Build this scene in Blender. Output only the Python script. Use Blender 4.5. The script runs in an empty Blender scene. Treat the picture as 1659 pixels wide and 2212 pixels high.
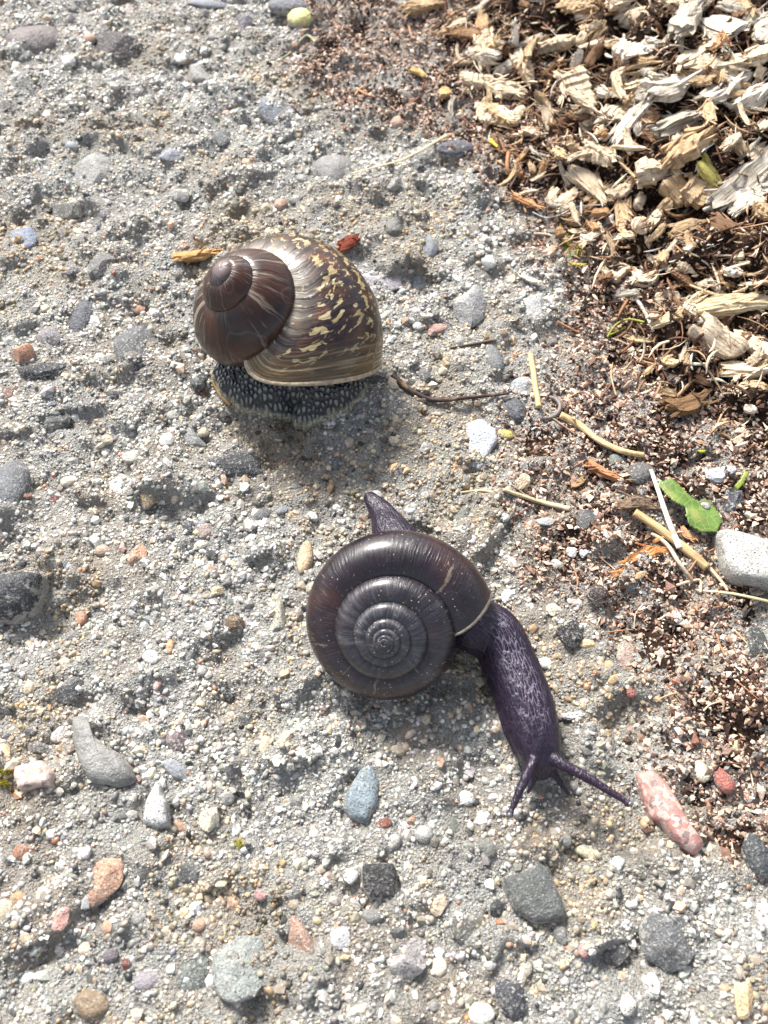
import bpy, bmesh, math, random
import numpy as np
from mathutils import Matrix, Vector
random.seed(7)
RNG = np.random.default_rng(7)
U = 0.01                      # everything below is written in centimetres and built at true size in metres
SC = bpy.context.scene
COL = SC.collection

# ------------------------------------------------------------------ camera
TH = math.radians(28.0)       # how far the phone leans from straight down
DIST = 14.0                   # cm to the ground along the optical axis
TV = math.tan(math.radians(30.0)); THZ = TV * 0.75
PW, PH = 1659.0, 2212.0       # pixel frame in which positions were read off the photograph
dirv = np.array([0, math.sin(TH), -math.cos(TH)]); upv = np.array([0, math.cos(TH), math.sin(TH)]); rtv = np.array([1.0, 0, 0])
CAM = -dirv * DIST
cam = bpy.data.cameras.new('camera'); camo = bpy.data.objects.new('camera', cam); COL.objects.link(camo)
camo.location = Vector(CAM * U)
camo.rotation_euler = (TH, 0, 0)
cam.sensor_fit = 'VERTICAL'; cam.angle = math.radians(60.0)
cam.clip_start = 0.002; cam.clip_end = 50.0
cam.dof.use_dof = True; cam.dof.focus_distance = 0.132
cam.lens_unit = 'MILLIMETERS'
cam.dof.aperture_fstop = cam.lens / 0.9      # entrance pupil a little under 1 mm
SC.camera = camo

# ------------------------------------------------------------------ light
SUN_EL, SUN_AZ = math.radians(44), math.radians(-26)      # azimuth from +Y towards +X
w = bpy.data.worlds.new('World'); SC.world = w; w.use_nodes = True
nt = w.node_tree; bg = nt.nodes['Background']
sky = nt.nodes.new('ShaderNodeTexSky'); sky.sky_type = 'NISHITA'; sky.sun_disc = False
sky.sun_elevation = SUN_EL; sky.sun_rotation = SUN_AZ; sky.air_density = 1.0; sky.dust_density = 2.5; sky.ozone_density = 0.6
hs = nt.nodes.new('ShaderNodeHueSaturation'); hs.inputs['Saturation'].default_value = 0.5
nt.links.new(sky.outputs[0], hs.inputs['Color']); nt.links.new(hs.outputs[0], bg.inputs['Color'])
bg.inputs['Strength'].default_value = 0.11
sl = bpy.data.lights.new('sun', 'SUN'); sl.energy = 3.9; sl.angle = math.radians(14); sl.color = (1, 0.97, 0.92)
so = bpy.data.objects.new('sun', sl); COL.objects.link(so)
sd = Vector((math.sin(SUN_AZ) * math.cos(SUN_EL), math.cos(SUN_AZ) * math.cos(SUN_EL), math.sin(SUN_EL)))
so.rotation_euler = sd.to_track_quat('Z', 'Y').to_euler(); so.location = sd * 2
SC.view_settings.view_transform = 'Standard'; SC.view_settings.look = 'None'
SC.view_settings.exposure = 1.2; SC.view_settings.gamma = 1.0
SC.cycles.max_bounces = 5

# ------------------------------------------------------------------ numpy helpers
def lin(c):
    """sRGB 0..255 -> linear"""
    c = np.asarray(c, float) / 255.0
    return np.where(c <= 0.04045, c / 12.92, ((c + 0.055) / 1.055) ** 2.4)
def sstep(a, b, x):
    t = np.clip((x - a) / (b - a), 0, 1); return t * t * (3 - 2 * t)
_perm = np.random.default_rng(3).permutation(256); _perm = np.r_[_perm, _perm, _perm]
_grad = np.random.default_rng(4).normal(size=(256, 3)); _grad /= np.linalg.norm(_grad, axis=1)[:, None]
def perlin(p, seed=0):
    p = np.asarray(p, float) + seed * 17.31
    i = np.floor(p).astype(int); f = p - i; u = f * f * f * (f * (f * 6 - 15) + 10); i &= 255
    r = 0
    for dx in (0, 1):
        for dy in (0, 1):
            for dz in (0, 1):
                h = _perm[_perm[_perm[(i[..., 0] + dx) & 255] + ((i[..., 1] + dy) & 255)] + ((i[..., 2] + dz) & 255)] & 255
                g = _grad[h]; d = f - np.array([dx, dy, dz])
                wt = np.abs(1 - dx - u[..., 0]) * np.abs(1 - dy - u[..., 1]) * np.abs(1 - dz - u[..., 2])
                r = r + wt * (g * d).sum(-1)
    return r
def n2(x, y, f, seed=0):
    return perlin(np.stack([x * f, y * f, np.zeros_like(x) + 0.37], -1), seed)
def ray(px, py):
    nx = (px - PW / 2) / (PW / 2) * THZ; ny = (PH / 2 - py) / (PH / 2) * TV
    return dirv + nx * rtv + ny * upv
def P(px, py, z=0.0):
    r = ray(px, py); return CAM + r * ((z - CAM[2]) / r[2])
def poly_w(pts):
    return np.array([P(x, y)[:2] for x, y in pts])
def sdist(x, y, poly):
    """signed distance to polygon, positive inside"""
    x = np.asarray(x, float); y = np.asarray(y, float)
    d = np.full(x.shape, 1e9); ins = np.zeros(x.shape, bool); n = len(poly)
    for i in range(n):
        ax, ay = poly[i]; bx, by = poly[(i + 1) % n]
        ex, ey = bx - ax, by - ay
        t = np.clip(((x - ax) * ex + (y - ay) * ey) / (ex * ex + ey * ey + 1e-12), 0, 1)
        d = np.minimum(d, np.hypot(x - ax - t * ex, y - ay - t * ey))
        c = ((ay > y) != (by > y)) & (x < (bx - ax) * (y - ay) / (by - ay + 1e-12) + ax)
        ins ^= c
    return np.where(ins, d, -d)

# ------------------------------------------------------------------ mesh helpers
def mesh_from(name, V, F, smooth=True, attrs=None, sharp=None, scale=U):
    me = bpy.data.meshes.new(name)
    V = np.asarray(V, np.float32) * scale
    if isinstance(F, np.ndarray):
        k = F.shape[1]; nf = len(F)
        me.vertices.add(len(V)); me.vertices.foreach_set('co', V.ravel())
        me.loops.add(nf * k); me.polygons.add(nf)
        me.loops.foreach_set('vertex_index', F.astype(np.int32).ravel())
        me.polygons.foreach_set('loop_start', np.arange(0, nf * k, k, dtype=np.int32))
        me.update(calc_edges=True)
    else:
        me.from_pydata(V.tolist(), [], F)
    me.polygons.foreach_set('use_smooth', [bool(smooth)] * len(me.polygons))
    if attrs:
        for an, (ty, data) in attrs.items():
            a = me.attributes.new(an, ty, 'POINT')
            a.data.foreach_set('color' if ty == 'FLOAT_COLOR' else ('vector' if ty == 'FLOAT_VECTOR' else 'value'), np.asarray(data, np.float32).ravel())
    if sharp is not None: me.set_sharp_from_angle(angle=math.radians(sharp))
    me.update()
    return me
def link(name, me, mat, parent=None, loc=(0, 0, 0), rot=None, color=None, scale=None):
    o = bpy.data.objects.new(name, me); COL.objects.link(o)
    if mat is not None and me is not None and not me.materials: me.materials.append(mat)
    o.location = Vector(np.asarray(loc, float) * U)
    if rot is not None: o.rotation_euler = rot
    if scale is not None: o.scale = scale
    if color is not None: o.color = (*[float(c) for c in color[:3]], 1)
    if parent is not None: o.parent = parent
    return o
def tag(o, label=None, cat=None, group=None, kind=None):
    if label: o['label'] = label
    if cat: o['category'] = cat
    if group: o['group'] = group
    if kind: o['kind'] = kind
    return o
def empty(name, loc, label, cat, group=None):
    o = bpy.data.objects.new(name, None); COL.objects.link(o); o.empty_display_size = 0.005
    o.location = Vector(np.asarray(loc, float) * U); return tag(o, label, cat, group)
def gridfaces(nr, nc, closed=False):
    i = np.arange(nr - 1)[:, None]; j = np.arange(nc if closed else nc - 1)[None, :]; j2 = (j + 1) % nc
    return np.stack([i * nc + j, i * nc + j2, (i + 1) * nc + j2, (i + 1) * nc + j], -1).reshape(-1, 4)
def ico(sub):
    bm = bmesh.new(); bmesh.ops.create_icosphere(bm, subdivisions=sub, radius=1)
    V = np.array([v.co[:] for v in bm.verts]); F = np.array([[v.index for v in f.verts] for f in bm.faces]); bm.free(); return V, F
ICO = {s: ico(s) for s in (1, 2, 3, 4)}

# ------------------------------------------------------------------ material helpers
class NT:
    def __init__(s, name):
        s.m = bpy.data.materials.new(name); s.m.use_nodes = True; s.t = s.m.node_tree
        s.b = s.t.nodes['Principled BSDF']
    def n(s, ty, **kw):
        x = s.t.nodes.new(ty)
        for k, v in kw.items():
            if k.startswith('_'): setattr(x, k[1:], v)
        return x
    def l(s, a, b): s.t.links.new(a, b)
    def put(s, sock, v):
        if isinstance(v, bpy.types.NodeSocket): s.l(v, sock)
        elif v is not None: sock.default_value = v
    def obj(s): return s.n('ShaderNodeTexCoord').outputs['Object']
    def ocol(s): return s.n('ShaderNodeObjectInfo').outputs['Color']
    def orand(s): return s.n('ShaderNodeObjectInfo').outputs['Random']
    def attr(s, name, out='Vector'):
        a = s.n('ShaderNodeAttribute'); a.attribute_name = name; return a.outputs[out]
    def map(s, v, sc=(1, 1, 1), loc=(0, 0, 0)):
        m = s.n('ShaderNodeMapping'); s.l(v, m.inputs['Vector']); m.inputs['Scale'].default_value = sc; m.inputs['Location'].default_value = loc; return m.outputs[0]
    def noise(s, v, sc, det=4, rough=0.6, dist=0.0, out='Fac'):
        x = s.n('ShaderNodeTexNoise'); s.put(x.inputs['Vector'], v); x.inputs['Scale'].default_value = sc
        x.inputs['Detail'].default_value = det; x.inputs['Roughness'].default_value = rough; x.inputs['Distortion'].default_value = dist; return x.outputs[out]
    def vor(s, v, sc, feat='F1', out='Distance', rnd=1.0):
        x = s.n('ShaderNodeTexVoronoi'); x.feature = feat; s.put(x.inputs['Vector'], v); x.inputs['Scale'].default_value = sc
        x.inputs['Randomness'].default_value = rnd; return x.outputs[out]
    def ramp(s, f, stops, interp='LINEAR'):
        r = s.n('ShaderNodeValToRGB'); s.put(r.inputs['Fac'], f); e = r.color_ramp.elements; r.color_ramp.interpolation = interp
        while len(e) < len(stops): e.new(0.5)
        for i, (p, c) in enumerate(stops):
            e[i].position = p; e[i].color = (c, c, c, 1) if np.isscalar(c) else (*c[:3], 1)
        return r.outputs['Color']
    def mix(s, f, a, b, mode='MIX'):
        x = s.n('ShaderNodeMix'); x.data_type = 'RGBA'; x.blend_type = mode; x.clamp_factor = True
        s.put(x.inputs[0], f); s.put(x.inputs[6], a if not isinstance(a, tuple) else (*a[:3], 1)); s.put(x.inputs[7], b if not isinstance(b, tuple) else (*b[:3], 1)); return x.outputs[2]
    def math(s, op, a, b=None, c=None, clamp=False):
        x = s.n('ShaderNodeMath'); x.operation = op; x.use_clamp = clamp; s.put(x.inputs[0], a)
        if b is not None: s.put(x.inputs[1], b)
        if c is not None: s.put(x.inputs[2], c)
        return x.outputs[0]
    def sep(s, v):
        x = s.n('ShaderNodeSeparateXYZ'); s.l(v, x.inputs[0]); return x.outputs
    def comb(s, a, b, c):
        x = s.n('ShaderNodeCombineXYZ'); s.put(x.inputs[0], a); s.put(x.inputs[1], b); s.put(x.inputs[2], c); return x.outputs[0]
    def bump(s, h, strength, dist_cm, normal=None):
        x = s.n('ShaderNodeBump'); s.l(h, x.inputs['Height']); x.inputs['Strength'].default_value = strength; x.inputs['Distance'].default_value = dist_cm * U
        if normal is not None: s.l(normal, x.inputs['Normal'])
        return x.outputs[0]
    def fin(s, col, rough=0.6, normal=None, spec=0.5, coat=0.0, coat_rough=0.2, sss=0.0, trans=None):
        b = s.b; s.put(b.inputs['Base Color'], col if not isinstance(col, tuple) else (*col[:3], 1)); s.put(b.inputs['Roughness'], rough)
        s.put(b.inputs['Specular IOR Level'], spec)
        if normal is not None: s.l(normal, b.inputs['Normal'])
        if coat: b.inputs['Coat Weight'].default_value = coat; b.inputs['Coat Roughness'].default_value = coat_rough
        if sss: b.inputs['Subsurface Weight'].default_value = sss; b.inputs['Subsurface Radius'].default_value = (0.0012, 0.0007, 0.0004); b.inputs['Subsurface Scale'].default_value = 1.0
        return s.m
CM = (100, 100, 100)     # object coordinates (metres) -> centimetres

def m_concrete():
    t = NT('concrete_matrix'); o = t.map(t.obj(), CM)
    big = t.noise(o, 0.55, 4, 0.6); mid = t.noise(o, 3.0, 4, 0.65); fine = t.noise(o, 26, 3, 0.7)
    c = t.ramp(fine, [(0.28, (0.10, 0.097, 0.087)), (0.44, (0.27, 0.265, 0.245)), (0.57, (0.40, 0.395, 0.365)), (0.72, (0.60, 0.59, 0.56))])
    gc = t.vor(o, 27, 'F1', 'Color'); gd = t.vor(o, 27, 'F1')
    c = t.mix(t.math('MULTIPLY', t.ramp(gd, [(0.30, 1.0), (0.42, 0.0)]), t.ramp(t.sep(gc)[0], [(0.35, 0.0), (0.45, 0.9)])), c, t.ramp(t.sep(gc)[1], [(0.0, (0.16, 0.155, 0.15)), (0.35, (0.30, 0.29, 0.265)), (0.8, (0.44, 0.42, 0.385)), (1.0, (0.60, 0.58, 0.54))]))
    c = t.mix(t.ramp(big, [(0.44, 0.0), (0.64, 0.6)]), c, (0.26, 0.19, 0.125), 'MIX')
    c = t.mix(t.ramp(mid, [(0.35, 0.0), (0.75, 0.35)]), c, (0.34, 0.33, 0.30))
    h = t.math('ADD', t.math('ADD', t.math('MULTIPLY', fine, 0.8), t.noise(o, 60, 2, 0.6)), t.math('MULTIPLY', gd, -0.9))
    return t.fin(c, t.ramp(t.noise(o, 0.8, 3, 0.6), [(0.4, 0.34), (0.65, 0.55)]), t.bump(h, 1.0, 0.05), 0.5)
def m_soil():
    t = NT('brown_wood_mould'); o = t.map(t.obj(), CM)
    a = t.noise(o, 14, 5, 0.75)
    c = t.ramp(a, [(0.3, (0.010, 0.006, 0.004)), (0.52, (0.035, 0.020, 0.013)), (0.68, (0.11, 0.066, 0.042)), (0.82, (0.28, 0.19, 0.125))])
    return t.fin(c, 0.9, t.bump(t.noise(o, 22, 4, 0.8), 1.0, 0.08), 0.2)
def m_attr(name, rough, spec, nsc, bumpd):
    t = NT(name); o = t.map(t.obj(), CM)
    c = t.attr('Col', 'Color'); n = t.noise(o, nsc, 2, 0.6)
    c = t.mix(1.0, c, t.ramp(n, [(0.25, 0.72), (0.7, 1.15)]), 'MULTIPLY')
    return t.fin(c, rough, t.bump(n, 0.6, bumpd), spec)
def m_pebble(name, rough, speck, spec=0.5, scale=1.0):
    t = NT(name); ge = t.n('ShaderNodeNewGeometry'); o = t.map(ge.outputs['Position'], CM); r = t.orand()
    ov = t.n('ShaderNodeVectorMath'); ov.operation = 'ADD'; t.l(o, ov.inputs[0]); t.l(t.comb(t.math('MULTIPLY', r, 31.0), t.math('MULTIPLY', r, 17.0), r), ov.inputs[1]); o = ov.outputs[0]
    base = t.ocol()
    c = t.mix(1.0, base, t.ramp(t.noise(o, 2.6 * scale, 4, 0.62), [(0.3, 0.66), (0.7, 1.3)]), 'MULTIPLY')
    f = t.noise(o, 26 * scale, 3, 0.7)
    c = t.mix(t.math('MULTIPLY', t.ramp(f, [(0.53, 0.0), (0.68, 1.0)]), speck), c, (0.52, 0.50, 0.46))
    c = t.mix(t.math('MULTIPLY', t.ramp(t.noise(o, 34 * scale, 2, 0.6), [(0.34, 1.0), (0.44, 0.0)]), speck * 1.2), c, (0.05, 0.045, 0.045))
    # mortar film clinging to the stone
    nz = t.sep(ge.outputs['True Normal'])[2]
    film = t.ramp(t.math('ADD', t.noise(o, 7, 5, 0.75), t.math('MULTIPLY', t.math('SUBTRACT', 1.0, nz), 0.22)), [(0.60, 0.0), (0.67, 0.85)])
    c = t.mix(film, c, t.ramp(t.noise(o, 30, 3, 0.7), [(0.3, (0.16, 0.15, 0.13)), (0.7, (0.5, 0.48, 0.44))]))
    h = t.math('ADD', t.math('ADD', t.noise(o, 6 * scale, 5, 0.7), t.math('MULTIPLY', f, 0.4)), t.math('MULTIPLY', film, 0.25))
    return t.fin(c, rough, t.bump(h, 0.9, 0.06), spec)
def m_granite():
    t = NT('speckled_granite'); o = t.map(t.n('ShaderNodeNewGeometry').outputs['Position'], CM); base = t.ocol()
    v = t.vor(o, 15, 'F1', 'Color'); g = t.sep(v)[0]
    c = t.mix(t.ramp(g, [(0.55, 0.0), (0.7, 0.55)], 'LINEAR'), base, (0.66, 0.54, 0.48))
    c = t.mix(t.ramp(t.sep(t.vor(o, 14, 'F1', 'Color'))[1], [(0.86, 0.0), (0.9, 0.8)]), c, (0.16, 0.12, 0.11))
    n = t.noise(o, 8, 4, 0.65); c = t.mix(1.0, c, t.ramp(n, [(0.3, 0.7), (0.7, 1.15)]), 'MULTIPLY')
    return t.fin(c, 0.5, t.bump(n, 0.6, 0.04), 0.5)
def m_wood():
    t = NT('decayed_wood'); r = t.orand()
    o = t.map(t.obj(), CM); ov = t.n('ShaderNodeVectorMath'); ov.operation = 'ADD'; t.l(o, ov.inputs[0]); t.l(t.comb(t.math('MULTIPLY', r, 53.0), r, r), ov.inputs[1]); o = ov.outputs[0]
    f = t.noise(t.map(o, (2.2, 26, 26)), 1.0, 4, 0.65); g = t.noise(o, 5, 4, 0.7)
    c = t.mix(1.0, t.ocol(), t.ramp(f, [(0.30, (0.30, 0.22, 0.14)), (0.45, (0.90, 0.85, 0.78)), (0.72, (1.2, 1.2, 1.2))]), 'MULTIPLY')
    c = t.mix(t.ramp(g, [(0.54, 0.0), (0.70, 0.72)]), c, (0.17, 0.105, 0.062))
    return t.fin(c, 0.8, t.bump(t.math('ADD', f, t.math('MULTIPLY', g, 0.6)), 0.9, 0.045), 0.25)
def m_straw():
    t = NT('dry_straw'); o = t.map(t.obj(), CM)
    f = t.noise(t.map(o, (1.5, 30, 30)), 1.0, 3, 0.6); g = t.noise(o, 4, 3, 0.6)
    c = t.mix(1.0, t.ocol(), t.ramp(f, [(0.3, 0.6), (0.65, 1.15)]), 'MULTIPLY')
    c = t.mix(t.ramp(g, [(0.55, 0.0), (0.7, 0.6)]), c, (0.28, 0.16, 0.08))
    return t.fin(c, 0.6, t.bump(f, 0.6, 0.02), 0.35)
M = dict(concrete=m_concrete(), soil=m_soil(), grain=m_attr('sand_grain', 0.36, 0.5, 24, 0.012), crumb=m_attr('wood_crumb', 0.85, 0.2, 26, 0.02),
         pebble=m_pebble('smooth_pebble', 0.5, 0.35), rough=m_pebble('rough_stone', 0.68, 0.75), granite=m_granite(), wood=m_wood(), straw=m_straw())

# ------------------------------------------------------------------ heights of the place
DEB = poly_w([(700, -140), (650, 60), (610, 170), (760, 270), (930, 300), (1030, 430), (1140, 480), (1165, 600), (1190, 700), (1130, 860), (1070, 960), (1010, 1080), (1090, 1120),
              (1130, 1250), (1230, 1340), (1320, 1440), (1390, 1590), (1400, 1700), (1520, 1860), (1640, 1930), (1900, 1960), (1950, -140)])
MND = poly_w([(980, -140), (930, 40), (1000, 190), (1060, 330), (1130, 460), (1240, 560), (1310, 640), (1340, 760), (1400, 880), (1560, 960), (1700, 1020), (2100, 1080), (2100, -140)])
def slab_h(x, y):
    z = 0.20 * n2(x, y, 0.45, 1) + 0.15 * n2(x, y, 1.1, 2) + 0.09 * n2(x, y, 2.6, 3) + 0.055 * n2(x, y, 6, 4) + 0.018 * n2(x, y, 13, 5)
    ridge = 0.26 * (0.35 - np.abs(n2(x, y, 0.8, 51))) + 0.22 * (0.3 - np.abs(n2(x, y, 1.7, 52))) + 0.13 * (0.3 - np.abs(n2(x, y, 3.6, 53)))
    lump = ridge + 0.14 * sstep(0.12, 0.30, n2(x, y, 0.9, 6)) + 0.10 * sstep(0.10, 0.24, n2(x, y, 1.7, 7)) - 0.14 * sstep(0.18, 0.40, n2(x, y, 1.25, 8))
    return z * 0.9 + lump
def mound(x, y):
    d = sdist(x, y, MND) + 0.35 * n2(x, y, 1.2, 11)
    return 1.25 * sstep(-0.1, 4.5, d) + sstep(0, 1.0, d) * (0.6 * n2(x, y, 0.75, 12) + 0.62 * n2(x, y, 1.7, 13) + 0.2 * n2(x, y, 4, 18)) + 0.0 * d
def deb_mask(x, y):
    d = sdist(x, y, DEB) + 0.75 * n2(x, y, 0.8, 14) + 0.45 * n2(x, y, 2.2, 15)
    return sstep(-0.35, 0.6, d)
def soil_h(x, y):
    m = deb_mask(x, y)
    return slab_h(x, y) - 0.10 + 0.13 * m * (0.7 + 0.6 * n2(x, y, 1.6, 16)) + 0.05 * m * n2(x, y, 7, 17) + mound(x, y)
GX = np.arange(-10, 10.01, 0.05); GY = np.arange(-8.2, 14.81, 0.05)
XX, YY = np.meshgrid(GX, GY)
ZS = slab_h(XX, YY); ZO = soil_h(XX, YY); ZT = np.maximum(ZS, ZO)
def bil(Z, x, y):
    x = np.asarray(x, float); y = np.asarray(y, float)
    fx = np.clip((x - GX[0]) / 0.05, 0, len(GX) - 1.001); fy = np.clip((y - GY[0]) / 0.05, 0, len(GY) - 1.001)
    i = fx.astype(int); j = fy.astype(int); a = fx - i; b = fy - j
    return Z[j, i] * (1 - a) * (1 - b) + Z[j, i + 1] * a * (1 - b) + Z[j + 1, i] * (1 - a) * b + Z[j + 1, i + 1] * a * b
def T(x, y): return bil(ZT, x, y)
def hit(px, py, lift=0.0):
    """the point of the ground (or of something lying `lift` above it) that shows at a pixel"""
    z = 1.6
    for _ in range(60):
        p = P(px, py, z); z2 = float(T(p[0], p[1])) + lift
        z = z + (z2 - z) * 0.35
    return P(px, py, z)
def cmpx(p):
    """centimetres per photo pixel at a world point"""
    return float((np.asarray(p) - CAM) @ dirv) * 2 * THZ / PW

# slab: one sheet, fine in view and coarser to far outside
def axis(fine):
    g = 0.05 * 1.45 ** np.arange(1, 23); g = np.cumsum(g)
    return np.r_[fine[0] - g[::-1], fine, fine[-1] + g]
ax_, ay_ = axis(GX), axis(GY)
X2, Y2 = np.meshgrid(ax_, ay_); Z2 = slab_h(X2, Y2)
slab = link('concrete_ground', mesh_from('concrete_ground', np.stack([X2, Y2, Z2], -1).reshape(-1, 3), gridfaces(len(ay_), len(ax_))), M['concrete']); tag(slab, kind='structure')
sx = np.arange(-2.6, 14, 0.07); sy = np.arange(-7, 19, 0.07)
X3, Y3 = np.meshgrid(sx, sy); Z3 = soil_h(X3, Y3)
F3 = gridfaces(len(sy), len(sx)); vis = (Z3 > slab_h(X3, Y3) - 0.06).ravel(); F3 = F3[vis[F3].any(1)]
used = np.unique(F3); rm = np.full(X3.size, -1); rm[used] = np.arange(len(used))
soil = link('wood_mould_ground', mesh_from('wood_mould_ground', np.stack([X3, Y3, Z3], -1).reshape(-1, 3)[used], rm[F3]), M['soil']); tag(soil, kind='structure')

# ------------------------------------------------------------------ loose little stuff: sand grains and wood crumbs
def in_view(x, y, m=1.3):
    d = (y - CAM[1]) * math.sin(TH) + CAM[2] * math.cos(TH)
    return (np.abs(x) < d * THZ + m) & (y > -8.1) & (y < 14.6)
def scatter(n, dens):
    out = np.zeros((0, 2))
    while len(out) < n:
        x = RNG.uniform(-9.9, 9.9, n); y = RNG.uniform(-8.1, 14.7, n)
        k = in_view(x, y) & (RNG.random(n) < dens(x, y)); out = np.r_[out, np.c_[x, y][k]]
    return out[:n]
def bits(name, xy, z, rad, cols, mat, sub, flat=0.75, jitter=0.35, elong=0.45, smooth=True, sink=0.15):
    n = len(xy); BV, BF = (ICO[sub] if sub else (np.array([[1, 0, 0], [-1, 0, 0], [0, 1, 0], [0, -1, 0], [0, 0, 1], [0, 0, -1]], float),
                                                 np.array([[0, 2, 4], [2, 1, 4], [1, 3, 4], [3, 0, 4], [2, 0, 5], [1, 2, 5], [3, 1, 5], [0, 3, 5]])))
    nv = len(BV)
    V = BV[None] * (1 + jitter * RNG.uniform(-1, 1, (n, nv, 1)))
    V = V * np.stack([1 + elong * RNG.random(n), np.ones(n), flat * (0.7 + 0.5 * RNG.random(n))], -1)[:, None]
    a = RNG.uniform(0, 6.283, n); b = RNG.normal(0, 0.45, n); c = RNG.normal(0, 0.45, n)
    def rot(V, i, j, t):
        ct, st = np.cos(t)[:, None], np.sin(t)[:, None]; W = V.copy(); W[..., i] = V[..., i] * ct - V[..., j] * st; W[..., j] = V[..., i] * st + V[..., j] * ct; return W
    V = rot(rot(rot(V, 1, 2, b), 0, 2, c), 0, 1, a) * rad[:, None, None]
    V = V + np.stack([xy[:, 0], xy[:, 1], z + sink * rad], -1)[:, None]
    F = BF[None] + (np.arange(n) * nv)[:, None, None]
    C = np.repeat(np.c_[cols, np.ones(n)], nv, 0)
    o = link(name, mesh_from(name, V.reshape(-1, 3), F.reshape(-1, 3), smooth, {'Col': ('FLOAT_COLOR', C)}), mat); tag(o, kind='stuff'); return o
def dirt(xy, c):
    a = sstep(-0.12, 0.26, n2(xy[:, 0], xy[:, 1], 0.55, 61) + 0.5 * n2(xy[:, 0], xy[:, 1], 1.9, 62))[:, None]; b = sstep(0.05, 0.4, n2(xy[:, 0], xy[:, 1], 0.8, 63) + 0.4 * n2(xy[:, 0], xy[:, 1], 2.6, 64))[:, None]
    return np.clip(c * 1.04, 0, .8) * (1 - a * np.array([0.18, 0.30, 0.46])) * (1 - 0.48 * b)
def palette(n, items):
    wts = np.array([i[0] for i in items], float); k = RNG.choice(len(items), n, p=wts / wts.sum())
    c = lin(np.array([i[1] for i in items]))[k]
    return np.clip(c * RNG.uniform(0.75, 1.2, (n, 1)) * RNG.uniform(0.95, 1.05, (n, 3)), 0, 0.85)
SAND = [(36, (188, 186, 180)), (36, (166, 164, 158)), (15, (220, 216, 206)), (20, (138, 135, 128)), (7, (100, 99, 96)), (2.2, (60, 60, 61)), (18, (194, 176, 152)), (1.8, (190, 150, 122)), (0.6, (152, 104, 82)), (1.5, (152, 154, 162))]
dens = lambda x, y: np.clip(1 - 1.15 * deb_mask(x, y), 0.025, 1) * np.clip(0.75 + 0.9 * n2(x, y, 0.9, 21), 0.25, 1)
xy = scatter(62000, dens); r = np.clip(RNG.lognormal(math.log(0.021), 0.42, len(xy)), 0.008, 0.055)
bits('fine_sand', xy, bil(ZS, *xy.T), r, dirt(xy, palette(len(xy), SAND)), M['grain'], 1, jitter=0.3, elong=0.6, sink=-0.05)
xy = scatter(6000, lambda x, y: np.clip(1 - 1.1 * deb_mask(x, y), 0.03, 1) * np.clip(0.6 + 1.2 * n2(x, y, 0.7, 22), 0.12, 1)); r = np.clip(RNG.lognormal(math.log(0.043), 0.34, len(xy)), 0.028, 0.10)
bits('coarse_sand', xy, bil(ZT, *xy.T), r, dirt(xy, palette(len(xy), SAND)), M['grain'], 1, jitter=0.22, elong=0.6, smooth=False, sink=-0.1)
WOODC = [(22, (210, 178, 152)), (20, (182, 146, 120)), (16, (132, 100, 80)), (15, (86, 60, 48)), (10, (50, 36, 30)), (9, (226, 198, 172)), (2.0, (146, 94, 72)), (1.5, (222, 212, 200)), (4, (130, 126, 120))]
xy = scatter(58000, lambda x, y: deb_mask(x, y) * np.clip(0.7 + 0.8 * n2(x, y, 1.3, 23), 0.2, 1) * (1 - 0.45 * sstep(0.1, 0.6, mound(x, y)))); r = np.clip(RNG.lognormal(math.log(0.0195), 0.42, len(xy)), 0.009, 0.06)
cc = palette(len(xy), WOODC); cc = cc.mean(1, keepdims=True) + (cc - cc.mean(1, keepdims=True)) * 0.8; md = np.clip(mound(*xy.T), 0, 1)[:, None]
bits('wood_crumbs', xy, bil(ZT, *xy.T), r, cc * (1 - np.minimum(md * 2.2, 1) * (RNG.random((len(cc), 1)) < 0.8) * np.array([0.60, 0.66, 0.72])), M['crumb'], 0, flat=0.7, jitter=0.5, elong=1.2, smooth=False, sink=0.5)  # most crumbs on the mound darkened: the heap's shade baked into their colour
# ------------------------------------------------------------------ stones
def stone_mesh(name, seed, ang, sub=3):
    """unit stone: ang 0 = water-worn, 1 = broken; facets cut by planes"""
    V, F = ICO[sub]; V = V.copy(); g = np.random.default_rng(seed)
    V *= (1 + 0.22 * perlin(V * 0.9, seed) + 0.10 * perlin(V * 2.1, seed + 9))[:, None]
    for _ in range(int(3 + 11 * ang)):
        n = g.normal(size=3); n /= np.linalg.norm(n); h = g.uniform(0.50, 0.82) if ang > 0.3 else g.uniform(0.75, 0.95)
        d = V @ n; k = d > h; V[k] -= ((d[k] - h) * (0.97 if ang > 0.3 else 0.7))[:, None] * n
    V *= (1 + (0.015 + 0.05 * ang) * perlin(V * 4.5, seed + 3))[:, None]
    V += (0.05 + 0.10 * ang) * V * perlin(V * 2.6, seed + 5)[:, None] + 0.05 * ang * V * perlin(V * 9, seed + 6)[:, None]
    V -= (V.max(0) + V.min(0)) / 2; V /= (V.max(0) - V.min(0)) / 2
    return mesh_from(name, V, F, True, sharp=(30 if ang > 0.3 else None), scale=1.0)
ROUND = [stone_mesh('pebble_round', 100 + i, 0.0) for i in range(10)]
ANG = [stone_mesh('pebble_angular', 200 + i, 0.35 + 0.06 * i) for i in range(10)]
TAKEN = []
for me in ROUND: me.materials.append(M['pebble'])
for me in ANG: me.materials.append(M['rough'])
def stonecol(col):
    c = lin(col); g = c.mean(); c = g + (c - g) * 0.78; return c * (0.62 if g < 0.25 else 0.8)
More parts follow.
